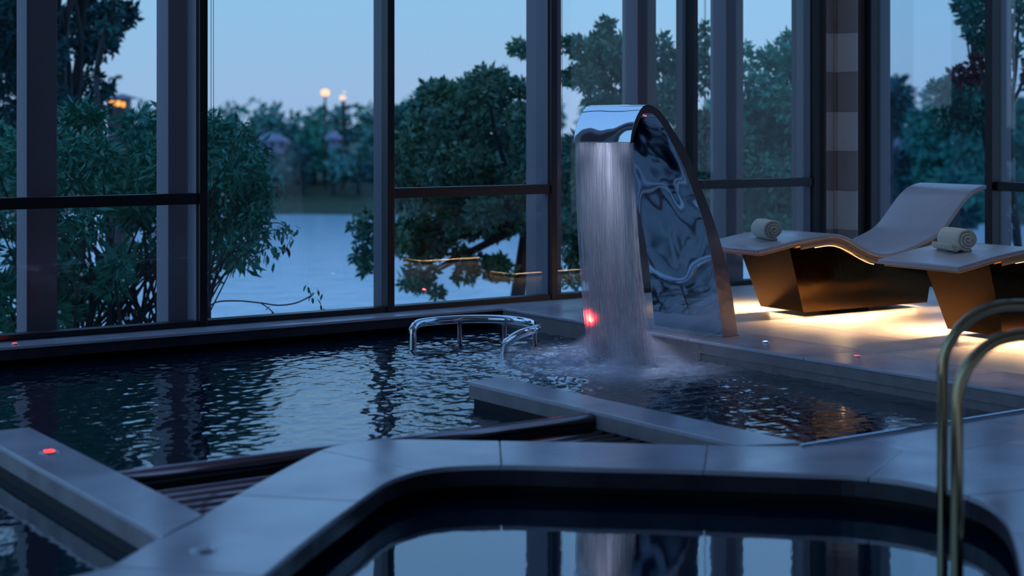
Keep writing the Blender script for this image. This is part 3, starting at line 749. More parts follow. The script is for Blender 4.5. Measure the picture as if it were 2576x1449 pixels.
for k, (px, top) in enumerate([(570,330),(680,370),(760,340),(840,350),(900,380),(1060,350),(1150,380),(1230,360),(1450,380),(1650,370),(620,400),(1350,380),(480,360)]):
    fw = 124.; root = D(px, 490, fw); wpx = random.uniform(44, 56)
    cl = []
    for q in range(6): cl.append(C(px+random.uniform(-1,1)*wpx*.7, random.uniform(top+30, 450), wpx*.45, fw, 1.5))
    tree('shore_bush', (root[0], root[1], -4.0), cl, M['lf_far_haze'] if k % 2 else M['lf_dark'], 'low bushy tree close to the far waterline', 'tree', .7, 90, 1.5, 1.7, .18, None, 'bushes at the far waterline')

# houses ----------------------------------------------------------------
def house(px0, px1, pyr, pye, pyb, fw, label, wallm, roofm, name='house'):
    x0, y0 = W((px0-CX)/F_PX*fw, fw); x1, y1 = W((px1-CX)/F_PX*fw, fw)
    L = math.hypot(x1-x0, y1-y0); t = empty(name, (x0, y0, 0), math.atan2(y1-y0, x1-x0)); tag(t, label, 'house')
    zr = HC-(pyr-HY)/F_PX*fw; ze = HC-(pye-HY)/F_PX*fw; zb_ = HC-(pyb-HY)/F_PX*fw; Dp = L*.7
    MB().box(.3, L-.3, .3, Dp-.3, zb_, ze).out('walls', wallm, t)
    v = [(0,0,ze),(L,0,ze),(L,Dp,ze),(0,Dp,ze),(L*.33,Dp/2,zr),(L*.62,Dp/2,zr),(0,0,ze-.12),(L,0,ze-.12),(L,Dp,ze-.12),(0,Dp,ze-.12)]
    mk('roof', v, [(0,1,5,4),(1,2,5),(2,3,4,5),(3,0,4),(6,7,1,0),(7,8,2,1),(8,9,3,2),(9,6,0,3),(9,8,7,6)], roofm, t)
    for k in range(3):
        a = L*(.2+.28*k); MB().box(a, a+L*.1, .26, .3, zb_+(ze-zb_)*.35, zb_+(ze-zb_)*.8).out('window', M['dark'], t)
    return t
house(2150, 2352, 322, 380, 470, 92., 'house with a grey hip roof seen through the right window', M['housewall'], M['roof'])
house(2395, 2500, 342, 384, 470, 92., 'smaller grey-roofed house half hidden by trees', M['housewall'], M['roof'])
house(640, 722, 335, 352, 385, 122.5, 'pale house among the trees across the lake', M['palewall'], M['palewall'])
house(815, 860, 332, 346, 372, 122.5, 'small pale hut among the trees across the lake', M['palewall'], M['palewall'], 'hut')
# street lamps and lit window across the lake
def lamp(px, py, rpx, fw, m, label, pole_to=330, name='street_lamp'):
    x, y, z = D(px, py, fw); zb_ = -3.2; t = empty(name, (x, y, zb_)); tag(t, label, 'street lamp')
    MB().tube([(0,0,-.3),(0,0,z-zb_-.2)], .08, 8).out('pole', M['frame'], t)
    r_ = rpx/F_PX*fw
    MB().lathe([(r_*.3,-r_*.75),(r_*.8,-r_*.5),(r_,0),(r_*.8,r_*.5),(r_*.3,r_*.75)], (0,0,z-zb_), 14).out('lamp_head', m, t, True); return t
lamp(818, 233, 11, 126., M['streetlamp'], 'orange street lamp glowing above the tree line')
lamp(862, 246, 9, 126., M['palelamp'], 'dim pale street lamp just right of the orange one')
lamp(866, 232, 3.5, 128., M['palelamp'], 'tiny pale lamp above the dim pale street lamp')
lamp(2291, 280, 7, 88., M['palelamp'], 'pale lamp above the hip roof through the right window')
x, y, z = D(276, 268, 60.)
kt = empty('kiosk', (x, y, -4.6), math.atan2(-CS, SN)); tag(kt, 'small kiosk with an orange lit window beyond the shrub', 'kiosk')
zz = z+4.6
MB().box(-.1, .62, .05, .8, 0, zz+.30).out('walls', M['frame'], kt)
MB().box(0, .40, 0, .05, zz+.02, zz+.21).out('lit_window', M['signlit'], kt); MB().box(.46, .56, 0, .05, zz-.02, zz+.17).out('lit_window', M['signlit'], kt)
mk('roof', [(-.25,-.05,zz+.3),(.95,-.05,zz+.3),(.95,1.1,zz+.3),(-.25,1.1,zz+.3),(.35,.5,zz+.5)], [(0,1,4),(1,2,4),(2,3,4),(3,0,4),(3,2,1,0)], M['roof'], kt)
x, y, z = D(290, 196, 58.)
ft = empty('floodlight_mast', (x, y, -4.4), math.atan2(-CS, SN)); tag(ft, 'thin unlit mast with a two-armed lamp head', 'mast'); zz = z+4.4
MB().tube([(0,0,-.3),(0,0,zz)], .03, 6).out('pole', M['frame'], ft)
MB().box(-.22, -.02, -.06, .06, zz-.07, zz+.03).box(.02, .24, -.06, .06, zz-.03, zz+.10).box(-.1, .12, -.03, .03, zz-.05, zz+.0).out('lamp_head', M['frame'], ft)
random.seed(5)

# ================================================================== FOUNTAIN
fo = empty('swan_neck_fountain', (7.33, 7.94, 0)); tag(fo, 'polished steel swan-neck fountain pouring a sheet of water', 'fountain')
inn = [(7.27,-.003),(7.236,.195),(7.18,.481),(7.099,.763),(7.001,.983),(6.907,1.166),(6.813,1.31),(6.734,1.418),(6.672,1.478),(6.625,1.494),(6.579,1.482),(6.535,1.418),(6.504,1.347),(6.489,1.302)]
out = [(7.403,-.003),(7.368,.186),(7.32,.411),(7.245,.636),(7.148,.858),(7.034,1.078),(6.939,1.249),(6.844,1.369),(6.749,1.477),(6.688,1.524),(6.625,1.547),(6.575,1.532),(6.525,1.466),(6.490,1.385),(6.474,1.303)]
def resamp(P, n):
    S = spline([(a, 0, b) for a, b in P], 10); L = [0.]
    for a, b in zip(S[:-1], S[1:]): L.append(L[-1]+(b-a).length)
    o = []; j = 0
    for i in range(n):
        t = L[-1]*i/(n-1)
        while j < len(L)-2 and L[j+1] < t: j += 1
        q = (t-L[j])/max(L[j+1]-L[j], 1e-9); p = S[j].lerp(S[j+1], q); o.append((p.x-7.33, p.z))
    return o
NS = 56; I = resamp(inn, NS); O = resamp(out, NS)
def wid(t): return .70 - .105*min(1, t*1.25)        # width narrows towards the nozzle
NY = 14
def sheet(P, flip, dish=0.):
    v = []; f = []
    for i, (a, b) in enumerate(P):
        w = wid(i/(NS-1))
        for j in range(NY+1): v.append((a + dish*math.sin(PI*j/NY)*math.sin(PI*i/(NS-1)), -.006 + w*j/NY, b))
    for i in range(NS-1):
        for j in range(NY):
            q = (i*(NY+1)+j, i*(NY+1)+j+1, (i+1)*(NY+1)+j+1, (i+1)*(NY+1)+j); f.append(q if flip else q[::-1])
    return v, f
v, f = sheet(O, True); mk('outer_shell', v, f, M['fount'], fo, True)
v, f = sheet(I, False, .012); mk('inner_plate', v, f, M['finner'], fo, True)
for side in (0, 1):
    v = []; f = []
    for i in range(NS):
        y = -.006 + (wid(i/(NS-1)) if side else 0)
        d = -.004 if side == 0 else .004
        v += [(I[i][0], y, I[i][1]), (O[i][0], y, O[i][1]), (I[i][0], y+d, I[i][1]), (O[i][0], y+d, O[i][1])]
    for i in range(NS-1):
        a = i*4; b = a+4
        f += [(a, b, b+1, a+1), (a+2, a+3, b+3, b+2), (a, a+2, b+2, b), (a+1, b+1, b+3, a+3)]
    mk('side_plate', v, f, M['fside'], fo)
e0, e1 = I[-1], O[-1]; w = wid(1)
MB().box(min(e0[0], e1[0]), max(e0[0], e1[0]), -.006, w-.006, e0[1]-.004, e0[1]+.003).out('nozzle_lip', M['fside'], fo)
MB().box(I[0][0]-.01, O[0][0]+.01, -.015, .70, .0, .006).out('base_flange', M['fside'], fo)
# two red points built into the arch, plus added pale fill for the water
MB().box(-.735, -.725, .012, .020, 1.476, 1.482).box(-.715, -.705, .012, .020, 1.470, 1.476).out('led_point', M['red'], fo)
ld = bpy.data.lights.new('nozzle_fill_light', 'AREA'); ld.shape = 'RECTANGLE'; ld.size = .006; ld.size_y = .54; ld.energy = .35; ld.color = (.72, .78, 1.); ld.spread = .9  # added pale strip, brightens the top of the falling sheet
lo = bpy.data.objects.new('nozzle_fill_light', ld); COL.objects.link(lo); lo.parent = fo; lo.location = (6.492-7.33, .29, 1.300); lo.rotation_euler = (0, -.04, 0)
ld = bpy.data.lights.new('arch_fill_light', 'AREA'); ld.shape = 'RECTANGLE'; ld.size = .03; ld.size_y = .44; ld.energy = 7.; ld.color = (.66, .76, 1.); ld.spread = 1.5  # added fill that lights the water sheet evenly from behind
lo = bpy.data.objects.new('arch_fill_light', ld); COL.objects.link(lo); lo.parent = fo; lo.location = (6.79-7.33, .30, 1.30)
lo.rotation_euler = Vector((-.30, 0, -.75)).to_track_quat('-Z', 'Y').to_euler()
# water sheet ----------------------------------------------------------
def fall_mat():
    m_ = bpy.data.materials.new('falling_water'); m_.use_nodes = True; t = m_.node_tree; t.nodes.clear()
    o = t.nodes.new('ShaderNodeOutputMaterial'); tr = t.nodes.new('ShaderNodeBsdfTransparent')
    df = t.nodes.new('ShaderNodeBsdfDiffuse'); df.inputs[0].default_value = (.86, .84, .92, 1)
    tl = t.nodes.new('ShaderNodeBsdfTranslucent'); tl.inputs[0].default_value = (.92, .88, .96, 1)
    gl = t.nodes.new('ShaderNodeBsdfGlossy'); gl.inputs['Roughness'].default_value = .42; gl.inputs[0].default_value = (.97, .97, 1., 1)
    m1 = t.nodes.new('ShaderNodeMixShader'); m1.inputs[0].default_value = .6; m2 = t.nodes.new('ShaderNodeMixShader'); m2.inputs[0].default_value = .5
    mx = t.nodes.new('ShaderNodeMixShader')
    c_ = t.nodes.new('ShaderNodeTexCoord')
    vals = []
    for sc, st in ((60, (1, 1, .012)), (17, (1, 1, .03)), (150, (1, 1, .02))):
        mp = t.nodes.new('ShaderNodeMapping'); mp.inputs['Scale'].default_value = st
        n_ = t.nodes.new('ShaderNodeTexNoise'); n_.inputs['Scale'].default_value = sc; n_.inputs['Detail'].default_value = 2
        t.links.new(c_.outputs['Object'], mp.inputs[0]); t.links.new(mp.outputs[0], n_.inputs['Vector']); vals.append(n_.outputs[0])
    a = t.nodes.new('ShaderNodeMath'); a.operation = 'ADD'; t.links.new(vals[0], a.inputs[0]); t.links.new(vals[1], a.inputs[1])
    b = t.nodes.new('ShaderNodeMath'); b.operation = 'ADD'; t.links.new(a.outputs[0], b.inputs[0]); t.links.new(vals[2], b.inputs[1])
    mr = t.nodes.new('ShaderNodeMapRange'); mr.inputs['From Min'].default_value = 1.15; mr.inputs['From Max'].default_value = 1.95
    mr.inputs['To Min'].default_value = .22; mr.inputs['To Max'].default_value = .95
    t.links.new(b.outputs[0], mr.inputs['Value']); t.links.new(mr.outputs[0], mx.inputs[0])
    bp = t.nodes.new('ShaderNodeBump'); bp.inputs['Strength'].default_value = 1.; bp.inputs['Distance'].default_value = .03
    t.links.new(vals[0], bp.inputs['Height'])
    for q_ in (df, tl, gl): t.links.new(bp.outputs[0], q_.inputs['Normal'])
    t.links.new(df.outputs[0], m1.inputs[1]); t.links.new(tl.outputs[0], m1.inputs[2])
    t.links.new(m1.outputs[0], m2.inputs[1]); t.links.new(gl.outputs[0], m2.inputs[2])
    rf = t.nodes.new('ShaderNodeBsdfRefraction'); rf.inputs['Roughness'].default_value = .5; rf.inputs['IOR'].default_value = 1.12
    m3 = t.nodes.new('ShaderNodeMixShader'); m3.inputs[0].default_value = .30
    t.links.new(m2.outputs[0], m3.inputs[1]); t.links.new(rf.outputs[0], m3.inputs[2])
    t.links.new(tr.outputs[0], mx.inputs[1]); t.links.new(m3.outputs[0], mx.inputs[2]); t.links.new(mx.outputs[0], o.inputs[0]); return m_
M['fall'] = fall_mat()
mb = MB(); NZ = 30
for L_ in range(4):
    v = []; ncol = 240
    for i in range(NZ+1):
        t = i/NZ; z = 1.302 + (WZ-1.302)*t
        for j in range(ncol+1):
            q = j/ncol
            yy = 7.945 + (.575 - .02*t)*q - .01*t
            xx = 6.482 + .012*L_ + (.10+.03*L_)*t*t*.9 + .006*math.sin(q*23+L_*2)*t + .0042*math.sin(q*163+L_*2+1.2*math.sin(q*31+L_))*min(1, t*14) + .0022*math.sin(q*307+L_*4+t*2)*min(1, t*10)
            v.append((xx-6.5, yy-7.94, z))
    mb.add(v, [(i*(ncol+1)+j, i*(ncol+1)+j+1, (i+1)*(ncol+1)+j+1, (i+1)*(ncol+1)+j) for i in range(NZ) for j in range(ncol)])
wf = mb.out('falling_water', M['fall'], None, True); wf.location = (6.5, 7.94, 0)
tag(wf, 'streaky white sheet of water falling from the steel fountain', 'waterfall', kind='stuff')
# spray: fine drops and a thin mist above the landing place
ico = [(0,0,1),(.894,0,.447),(.276,.851,.447),(-.724,.526,.447),(-.724,-.526,.447),(.276,-.851,.447),(.724,.526,-.447),(-.276,.851,-.447),(-.894,0,-.447),(-.276,-.851,-.447),(.724,-.526,-.447),(0,0,-1)]
icf = [(0,1,2),(0,2,3),(0,3,4),(0,4,5),(0,5,1),(1,6,2),(2,7,3),(3,8,4),(4,9,5),(5,10,1),(6,7,2),(7,8,3),(8,9,4),(9,10,5),(10,6,1),(11,7,6),(11,8,7),(11,9,8),(11,10,9),(11,6,10)]
mb = MB()
for k in range(900):
    d = abs(random.gauss(0, .28)); a = random.uniform(0, 2*PI); x = IMP[0]+d*math.cos(a)*1.1; y = IMP[1]+random.uniform(-.3,.3)+d*math.sin(a)
    z = WZ + abs(random.gauss(0, .06))*math.exp(-d*1.5)+.005; r_ = random.uniform(.0015, .0045)
    mb.add([(x+p[0]*r_-IMP[0], y+p[1]*r_-IMP[1], z+p[2]*r_) for p in ico], icf)
M['drop'] = principled('water_drop', (.75, .78, .85), .2)
o = mb.out('spray', M['drop'], None, True); o.location = (IMP[0], IMP[1], 0); tag(o, 'splashing drops where the water sheet meets the pool', 'spray', kind='stuff')
def mist_mat():
    m_ = bpy.data.materials.new('spray_mist'); m_.use_nodes = True; t = m_.node_tree; t.nodes.clear()
    o = t.nodes.new('ShaderNodeOutputMaterial'); tr = t.nodes.new('ShaderNodeBsdfTransparent')
    df = t.nodes.new('ShaderNodeBsdfDiffuse'); df.inputs[0].default_value = (.95, .94, 1., 1)
    tl = t.nodes.new('ShaderNodeBsdfTranslucent'); tl.inputs[0].default_value = (.95, .94, 1., 1)
    m1 = t.nodes.new('ShaderNodeMixShader'); m1.inputs[0].default_value = .5
    mx = t.nodes.new('ShaderNodeMixShader'); c_ = t.nodes.new('ShaderNodeTexCoord')
    n_ = t.nodes.new('ShaderNodeTexNoise'); n_.inputs['Scale'].default_value = 3.2; n_.inputs['Detail'].default_value = 5
    mp = t.nodes.new('ShaderNodeMapping'); mp.inputs['Scale'].default_value = (1, 1, .6); t.links.new(c_.outputs['Object'], mp.inputs[0]); t.links.new(mp.outputs[0], n_.inputs['Vector'])
    lw = t.nodes.new('ShaderNodeLayerWeight'); lw.inputs[0].default_value = .5
    iv = t.nodes.new('ShaderNodeMath'); iv.operation = 'SUBTRACT'; iv.inputs[0].default_value = 1.; t.links.new(lw.outputs['Facing'], iv.inputs[1])
    mr = t.nodes.new('ShaderNodeMapRange'); mr.inputs['From Min'].default_value = .38; mr.inputs['From Max'].default_value = .75; mr.inputs['To Min'].default_value = .0; mr.inputs['To Max'].default_value = .85
    t.links.new(n_.outputs[0], mr.inputs['Value'])
    ml = t.nodes.new('ShaderNodeMath'); ml.operation = 'MULTIPLY'; t.links.new(mr.outputs[0], ml.inputs[0]); t.links.new(iv.outputs[0], ml.inputs[1])
    t.links.new(ml.outputs[0], mx.inputs[0]); t.links.new(df.outputs[0], m1.inputs[1]); t.links.new(tl.outputs[0], m1.inputs[2])
    t.links.new(tr.outputs[0], mx.inputs[1]); t.links.new(m1.outputs[0], mx.inputs[2]); t.links.new(mx.outputs[0], o.inputs['Surface']); return m_
mb = MB()
for k, (sx, sy, sz) in enumerate(((.62, .60, .10), (.48, .50, .15), (.34, .42, .21), (.22, .36, .27), (.75, .70, .05))):
    mb.lathe([(math.cos(a), math.sin(a)) for a in [PI/2*q/9 for q in range(0, 9)]] + [(.02, 1.)], (0,0,0), 28)
    n_ = 28*10
    for i in range(len(mb.v)-n_, len(mb.v)): p = mb.v[i]; mb.v[i] = (p[0]*sx, p[1]*sy, p[2]*sz)
o = mb.out('mist', mist_mat(), None, True); o.location = (IMP[0]+.02, IMP[1], WZ)
tag(o, 'fine mist hanging over the landing water', 'mist', kind='stuff')

# ================================================================== GRAB RAIL IN THE POOL
gr = empty('grab_rail', (6.2, 9.2, WZ)); tag(gr, 'curved polished steel grab rail standing in the pool', 'grab rail')
G = Vector(gr.location)
path = [(5.87,9.60,-.35),(5.87,9.60,-.06),(5.885,9.61,-.01),(5.93,9.635,.012),(6.00,9.66,.018),(6.13,9.68,.018),(6.34,9.65,.018),(6.50,9.55,.018),(6.585,9.42,.018),(6.60,9.27,.018),(6.575,9.12,.018),(6.50,8.98,.018),(6.42,8.90,.017),(6.34,8.86,.012),(6.27,8.87,-.005),(6.225,8.91,-.045),(6.205,8.95,-.10),(6.20,8.96,-.35)]
MB().tube([Vector(p)-G for p in spline(path, 8)], .0295, 20).out('tube', M['chrome'], gr, True)
for x, y in ((6.30,9.655),(6.565,9.47),(6.565,9.10)):
    MB().tube([Vector((x, y, -.4))-G, Vector((x, y, .005))-G], .016, 12).out('support', M['rod'], gr, True)

# ================================================================== LADDER RAILS AT THE WHIRLPOOL
def rail(pts, fw, label, dz):
    P_ = []
    for (px, py) in pts:
        x, y, z = D(px, py, fw); P_.append((x, y, z))
    x0, y0, z0 = P_[0]
    P_ = [(x0, y0, -.45), (x0, y0, -.1), (x0, y0, .12)] + P_
    rgt = Vector((SN, -CS, 0)); l_ = Vector(P_[-1])
    for a, b in ((.10, -.004), (.22, -.03), (.33, -.10), (.39, -.21), (.41, -.36), (.41, -.60)):
        q = l_ + rgt*a; P_.append((q.x, q.y, max(l_.z+b, -.0)))
    t = empty('handrail', (x0, y0, -.45)); tag(t, label, 'handrail', 'pair of handrails at the whirlpool'); R = Vector((x0, y0, -.45))
    MB().tube([Vector(p)-R for p in spline(P_, 7)], .0215, 20).out('tube', M['rail'], t, True)
    MB().lathe([(.045,0),(.045,.008),(.03,.014)], (0,0,0), 20).out('flange', M['rail'], t, True).location = Vector((P_[-1][0], P_[-1][1], 0))-R
    return t
rail([(2371,988),(2371,930),(2377,889),(2394,852),(2419,819),(2452,793),(2489,776),(2531,768),(2576,767)], 6.2, 'farther curved steel handrail, standing left of the other', 0)
rail([(2407,1060),(2409,1001),(2420,951),(2444,909),(2479,874),(2519,853),(2576,842)], 5.37, 'nearer curved steel handrail, standing right of the other', 0)

# ================================================================== FLOOR LAMPS
def floor_lamp(x, y, m, label, r_=.043, light=None, core=None, z=0., aim=None):
    t = empty('recessed_floor_lamp', (x, y, z)); tag(t, label, 'floor lamp')
    MB().lathe([(r_,-.01),(r_,.003),(r_*.9,.006),(r_*.62,.006),(r_*.60,.002)], (0,0,0), 28).out('ring', M['lampframe'], t, True)
    if core: MB().box(-r_*.42, r_*.42, -r_*.42, r_*.42, .003, .009).out('lens', m, t)
    else: MB().lathe([(r_*.55,.002),(r_*.55,.007),(r_*.3,.010)], (0,0,0), 20).out('lens', m, t, True)
    if aim:
        ld = bpy.data.lights.new('lamp_beam', 'SPOT'); ld.energy = aim[1]; ld.color = light[0]; ld.spot_size = .75; ld.spot_blend = .9; ld.shadow_soft_size = .02
        lo = bpy.data.objects.new('lamp_beam', ld); COL.objects.link(lo); lo.parent = t; lo.location = (0, 0, .015)
        dv = Vector(aim[0])-Vector((x, y, .015)); lo.rotation_euler = dv.to_track_quat('-Z', 'Y').to_euler()
    if light:
        ld = bpy.data.lights.new('lamp_light', 'AREA'); ld.shape = 'DISK'; ld.size = r_*.9; ld.energy = light[1]; ld.color = light[0]
        lo = bpy.data.objects.new('lamp_light', ld); COL.objects.link(lo); lo.parent = t; lo.location = (0, 0, .012); lo.rotation_euler = (PI, 0, 0)
    return t
RED = (1., .03, .02)
floor_lamp(*U(124,1138), M['redhot'], 'small square red floor lamp on the left stone bar', light=(RED, .05), core=True)
floor_lamp(*U(510,1385), M['white_lens'], 'unlit white floor lamp on the whirlpool coping')
floor_lamp(3.30, 10.31, M['redhot'], 'red floor lamp on the window ledge at far left', .03, light=(RED, .2))
floor_lamp(*U(1925,861), M['blue'], 'blue-lit floor lamp on the deck edge', .03, light=((.1,.25,1.), .1))
floor_lamp(*U(2155,897), M['redhot'], 'red floor lamp on the deck edge right of the blue one', .03, light=(RED, .08))
M['redcore2'] = emit('lamp_red_bright', (1., .12, .11), 45.)
floor_lamp(*U(1487,797), M['redcore2'], 'red floor lamp glowing behind the falling water', .03, light=(RED, .8), aim=((6.60, 8.34, .12), 15.))

# ================================================================== LOUNGERS
AL = math.radians(-3)
prof = [(0,.520),(.165,.545),(.355,.576),(.50,.594),(.62,.605),(.72,.612),(.80,.604),(.90,.572),(1.04,.505),(1.14,.466),(1.24,.447),(1.35,.450),(1.52,.482),(1.69,.535),(1.80,.575),(1.87,.616),(1.935,.672),(2.00,.738),(2.08,.815),(2.145,.868),(2.22,.910),(2.30,.933),(2.365,.943)]
PR = spline([(a, 0, b) for a, b in prof], 5); SW = .70
def zat(s):
    for a, b in zip(PR[:-1], PR[1:]):
        if a.x <= s <= b.x: return a.z + (b.z-a.z)*(s-a.x)/max(b.x-a.x, 1e-9)
    return PR[0].z if s < 0 else PR[-1].z
def loft(name, P, y0, y1, t0, t1, m, parent, nb=1):
    """slab following the profile: from t0 under the top face to t1 under it"""
    v = []; f = []; n = len(P); Nn = []
    for i in range(n):
        a = P[max(i-1, 0)]; b = P[min(i+1, n-1)]; tt = (b-a).normalized(); Nn.append(Vector((-tt.z, 0, tt.x)))
    for i in range(n):
        for y in (y0, y1):
            for d in (t0, t1): q = P[i] - Nn[i]*d; v.append((q.x, y, q.z))
    for i in range(n-1):
        a = i*4; b = a+4   # a: near top, a+1 near bottom, a+2 far top, a+3 far bottom
        f += [(a, b, b+2, a+2), (a+1, a+3, b+3, b+1), (a, a+1, b+1, b), (a+2, b+2, b+3, a+3)]
    f += [(0, 2, 3, 1), (4*n-4, 4*n-3, 4*n-1, 4*n-2)]
    o = mk(name, v, f, m, parent); me = o.data
    me.polygons.foreach_set('use_smooth', [True]*len(me.polygons)); return o
lounger = empty('relaxation_lounger', (0, 0, 0))
o = loft('seat_slab', PR, 0, SW, 0, .030, M['slab'], lounger); bevel(o, .007, 3)
PT = [p for p in PR if .02 <= p.x <= 2.34]
o = loft('tray', PT, .022, SW-.022, .0305, .050, M['tray'], lounger); bevel(o, .003, 1)
for ya, yb in ((.018, .022), (SW-.022, SW-.018)):
    loft('tray_skirt', [p for p in PR if .40 <= p.x <= 1.85], ya, yb, .050, .080, M['tray'], lounger)
# tapered base
v = []; f = []; NB = 26
for i in range(NB+1):
    t = i/NB; st_ = .355 + (1.876-.355)*t; sb = .506 + 1.273*t
    zt = zat(st_)-.052; v += [(st_, .060, zt), (st_, SW-.060, zt), (sb, .075, .04), (sb, .075+.475, .04)]
near = [(i*4, i*4+2, i*4+6, i*4+4) for i in range(NB)]; far_ = [(i*4+1, i*4+5, i*4+7, i*4+3) for i in range(NB)]
bot = [(i*4+2, i*4+3, i*4+7, i*4+6) for i in range(NB)]; top_ = [(i*4, i*4+4, i*4+5, i*4+1) for i in range(NB)]
mk('base', v, near + far_ + bot + top_, M['bronze'], lounger)
e_ = NB*4
mk('end_plate', [v[0], v[1], v[3], v[2], (v[0][0]-.003, v[0][1], v[0][2]), (v[1][0]-.003, v[1][1], v[1][2]), (v[3][0]-.003, v[3][1], v[3][2]), (v[2][0]-.003, v[2][1], v[2][2])],
   [(0,1,2,3), (7,6,5,4), (0,4,5,1), (1,5,6,2), (2,6,7,3), (3,7,4,0)], M['bronze2'], lounger)
mk('end_plate', [v[e_], v[e_+1], v[e_+3], v[e_+2], (v[e_][0]+.003, *v[e_][1:]), (v[e_+1][0]+.003, *v[e_+1][1:]), (v[e_+3][0]+.003, *v[e_+3][1:]), (v[e_+2][0]+.003, *v[e_+2][1:])],
   [(3,2,1,0), (4,5,6,7), (1,5,4,0), (2,6,5,1), (3,7,6,2), (0,4,7,3)], M['bronze2'], lounger)
mb = MB(); s_ = .60
while s_ < 1.2:
    z = zat(s_)-.090; mb.box(s_, s_+.006, .054, .058, z-.003, z+.003); s_ += .014
tag(mb.out('led_strip', M['led_warm'], lounger), 'row of tiny warm light dots', kind='stuff')
MB().box(.95, 1.35, .27, .37, 0., .041).out('plinth', M['dark'], lounger)
def area(name, parent, loc, rot, sx, sy, e_, col=(1., .60, .27)):
    ld = bpy.data.lights.new(name, 'AREA'); ld.shape = 'RECTANGLE'; ld.size = sx; ld.size_y = sy; ld.energy = e_; ld.color = col
    if name == 'edge_glow': ld.spread = 2.1
    lo = bpy.data.objects.new(name, ld); COL.objects.link(lo); lo.parent = parent; lo.location = loc; lo.rotation_euler = rot; return lo
# light below the base, thrown out over the floor
WCOL = (1., .62, .31)
area('floor_glow', lounger, (1.14, .120, .036), (math.radians(-60), 0, 0), 1.15, .010, 1.1, WCOL)
area('floor_glow', lounger, (1.14, .505, .036), (math.radians(60), 0, 0), 1.15, .010, 1.1, WCOL)
area('floor_glow', lounger, (.552, .31, .036), (0, math.radians(60), 0), .010, .38, .6, WCOL)
area('floor_glow', lounger, (1.735, .31, .036), (0, math.radians(-60), 0), .010, .38, .6, WCOL)
# light tucked under the slab edge
for (s0_, s1_) in ((.45, .75), (.80, 1.20), (1.22, 1.70)):
    zc = (zat(s0_)+zat(s1_))/2-.062; sl = math.atan2(zat(s1_)-zat(s0_), s1_-s0_)
    area('edge_glow', lounger, ((s0_+s1_)/2, .042, zc), (math.radians(-12), -sl, 0), s1_-s0_, .014, 10., WCOL)
    area('edge_glow', lounger, ((s0_+s1_)/2, SW-.042, zc), (math.radians(12), -sl, 0), s1_-s0_, .014, 10., WCOL)
area('edge_glow', lounger, (.18, SW/2, .50), (0, 0, 0), .20, .5, .5, WCOL)
LB = U(2023, 786, .04); wv = Vector((-math.sin(AL), math.cos(AL))); uv = Vector((math.cos(AL), math.sin(AL)))
p0 = Vector(LB) - wv*.07 - uv*.506
lounger.location = (p0.x, p0.y, 0); lounger.rotation_euler = (0, 0, AL)
tag(lounger, 'grey wave-shaped lounger on a bronze base beside the stone pier', 'lounger', 'heated loungers on the deck')
l2 = copy_tree(lounger); p2 = p0 + uv*.17 - wv*1.71
l2.location = (p2.x, p2.y, 0); l2['label'] = 'grey wave-shaped lounger running out of the frame behind the handrails'

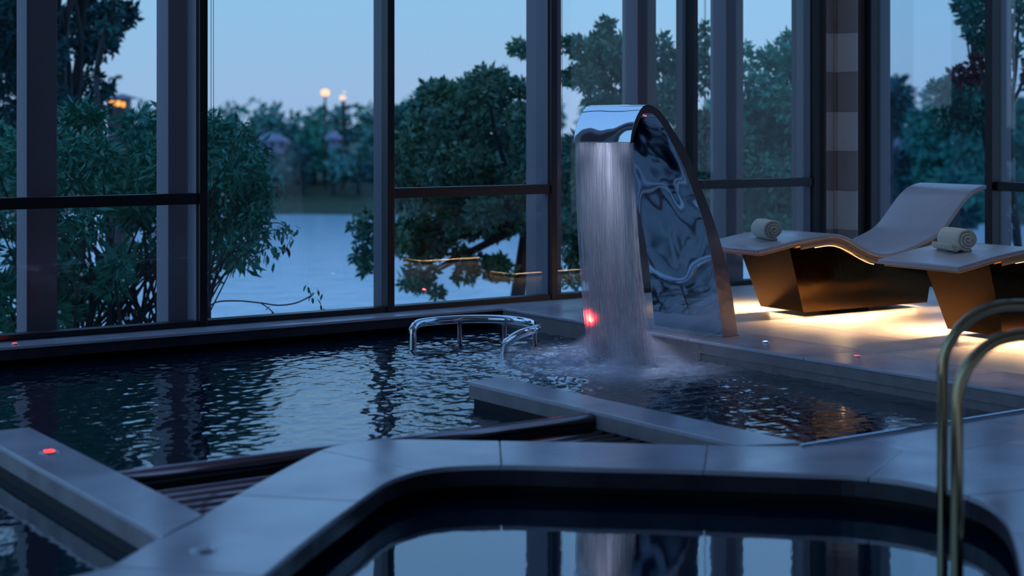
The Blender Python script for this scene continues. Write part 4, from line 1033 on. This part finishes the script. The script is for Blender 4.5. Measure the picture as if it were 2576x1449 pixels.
# towels ---------------------------------------------------------------
def towel(P0, ss, yy_, rr, label, ang, flap, L=.27):
    q = P0 + uv*ss + wv*yy_ + Vector((-math.sin(ang), math.cos(ang)))*(L/2); x, y = q.x, q.y
    t = empty('rolled_towel', (x, y, zat(ss)+rr*.965), ang); tag(t, label, 'towel', 'rolled towels on the loungers')
    turns = 3.4; n = 96; pitch = (rr-.010)/turns; th = pitch*.90
    ring = []
    for i in range(n+1):
        q = i/n; a = -turns*2*PI*q - 1.2; ro_ = rr - (rr-.012)*q
        ring.append((math.cos(a), math.sin(a), ro_))
    secs = [(-.5, .90, -.35), (-.49, .96, -.1), (-.46, 1., 0), (-.2, 1.01, 0), (.05, .99, 0), (.25, 1.01, 0), (.46, 1., 0), (.49, .97, -.1), (.5, .90, -.35)]
    v = []
    for k, (yy, sc, sh_) in enumerate(secs):
        for (c_, s_, ro_) in ring:
            w_ = 1+.018*math.sin(5*math.atan2(s_, c_)+yy*9); bulge = (1-ro_/rr)*.022*(1 if yy > 0 else -1)*(abs(yy) > .4)
            v.append((c_*ro_*sc*w_, yy*L+bulge, s_*ro_*sc*w_*.96))
            ri = max(ro_-th*(1+sh_), .003); v.append((c_*ri*w_, yy*L+bulge, s_*ri*w_*.96))
    m_ = 2*(n+1); f = []
    for k in range(len(secs)-1):
        for i in range(n):
            a = k*m_+2*i; b = a+m_
            f += [(a, a+2, b+2, b), (a+1, b+1, b+3, a+3)]
        f += [(k*m_, k*m_+m_, k*m_+m_+1, k*m_+1)]
    for k in (0, len(secs)-1):
        for i in range(n):
            a = k*m_+2*i; f.append((a, a+1, a+3, a+2) if k == 0 else (a, a+2, a+3, a+1))
    o = mk('roll', v, f, M['towel'], t, True)
    if flap:
        v = []; pts = [(-.045,-.062),(-.075,-.078),(-.105,-.066),(-.118,-.040)]
        for yy in (-.13, .13):
            for a, b in pts: v += [(a, yy, b), (a+.004, yy, b+.012)]
        f = []
        for i in range(3):
            a = 2*i; f += [(a, a+2, a+10, a+8), (a+1, a+9, a+11, a+3)]
        f += [(0,2,3,1),(2,4,5,3),(4,6,7,5),(8,9,11,10),(10,11,13,12),(12,13,15,14),(6,14,15,7),(0,1,9,8)]
        bevel(mk('loose_end', v, f, M['towel'], t, True), .004)
    return t
towel(p0, .30, .17, .084, 'rolled cream towel on the lounger beside the fountain', -.40, False)
towel(p2, .39, .27, .084, 'rolled cream towel with a loose end on the nearer lounger', -.37, True)

# added fill spots, unseen above the deck, to warm towels and slabs
for x, y, e_, lb in ((9.2, 8.3, 90., 'unseen fill light added over the lounger by the stone pier'), (9.2, 6.4, 90., 'unseen fill light added over the nearer lounger')):
    t = empty('added_fill_light', (x, y, CEIL)); tag(t, lb, 'fill light', 'added fill lights over the deck')
    MB().lathe([(.09,-.02),(.10,-.02),(.10,.0),(.07,.0),(.065,-.012)], (0,0,0), 24).out('housing', M['lampframe'], t, True)
    ld = bpy.data.lights.new('added_spot', 'SPOT'); ld.energy = e_; ld.color = (1., .74, .48); ld.spot_size = .62; ld.spot_blend = .8; ld.shadow_soft_size = .05
    lo = bpy.data.objects.new('added_spot', ld); COL.objects.link(lo); lo.parent = t; lo.location = (0, 0, -.03)

# ================================================================== BLIND CHAINS
def chain(x, y, label, z0, two=True):
    t = empty('blind_chain', (x, y, z0)); tag(t, label, 'blind chain')
    MB().tube([(0,0,0),(.004,0,CEIL-z0)], .0022, 5).out('cord', M['cord'], t)
    if two: MB().tube([(.022,.004,0),(.012,0,CEIL-z0)], .0022, 5).out('cord', M['cord'], t); MB().tube([(0,0,0),(.005,.001,-.012),(.017,.003,-.012),(.022,.004,0)], .0022, 5).out('loop', M['cord'], t)
    return t
chain(4.722, 10.43, 'beaded blind chain hanging beside the dark mullion at left', .95)
chain(7.80, 10.43, 'thin blind chain hanging left of the falling water', .12, False)
chain(9.34, 10.43, 'thin blind chain pair hanging right of the fountain', .55)
chain(10.90, 10.40, 'thin blind chain pair hanging in front of the stone pier', .30)
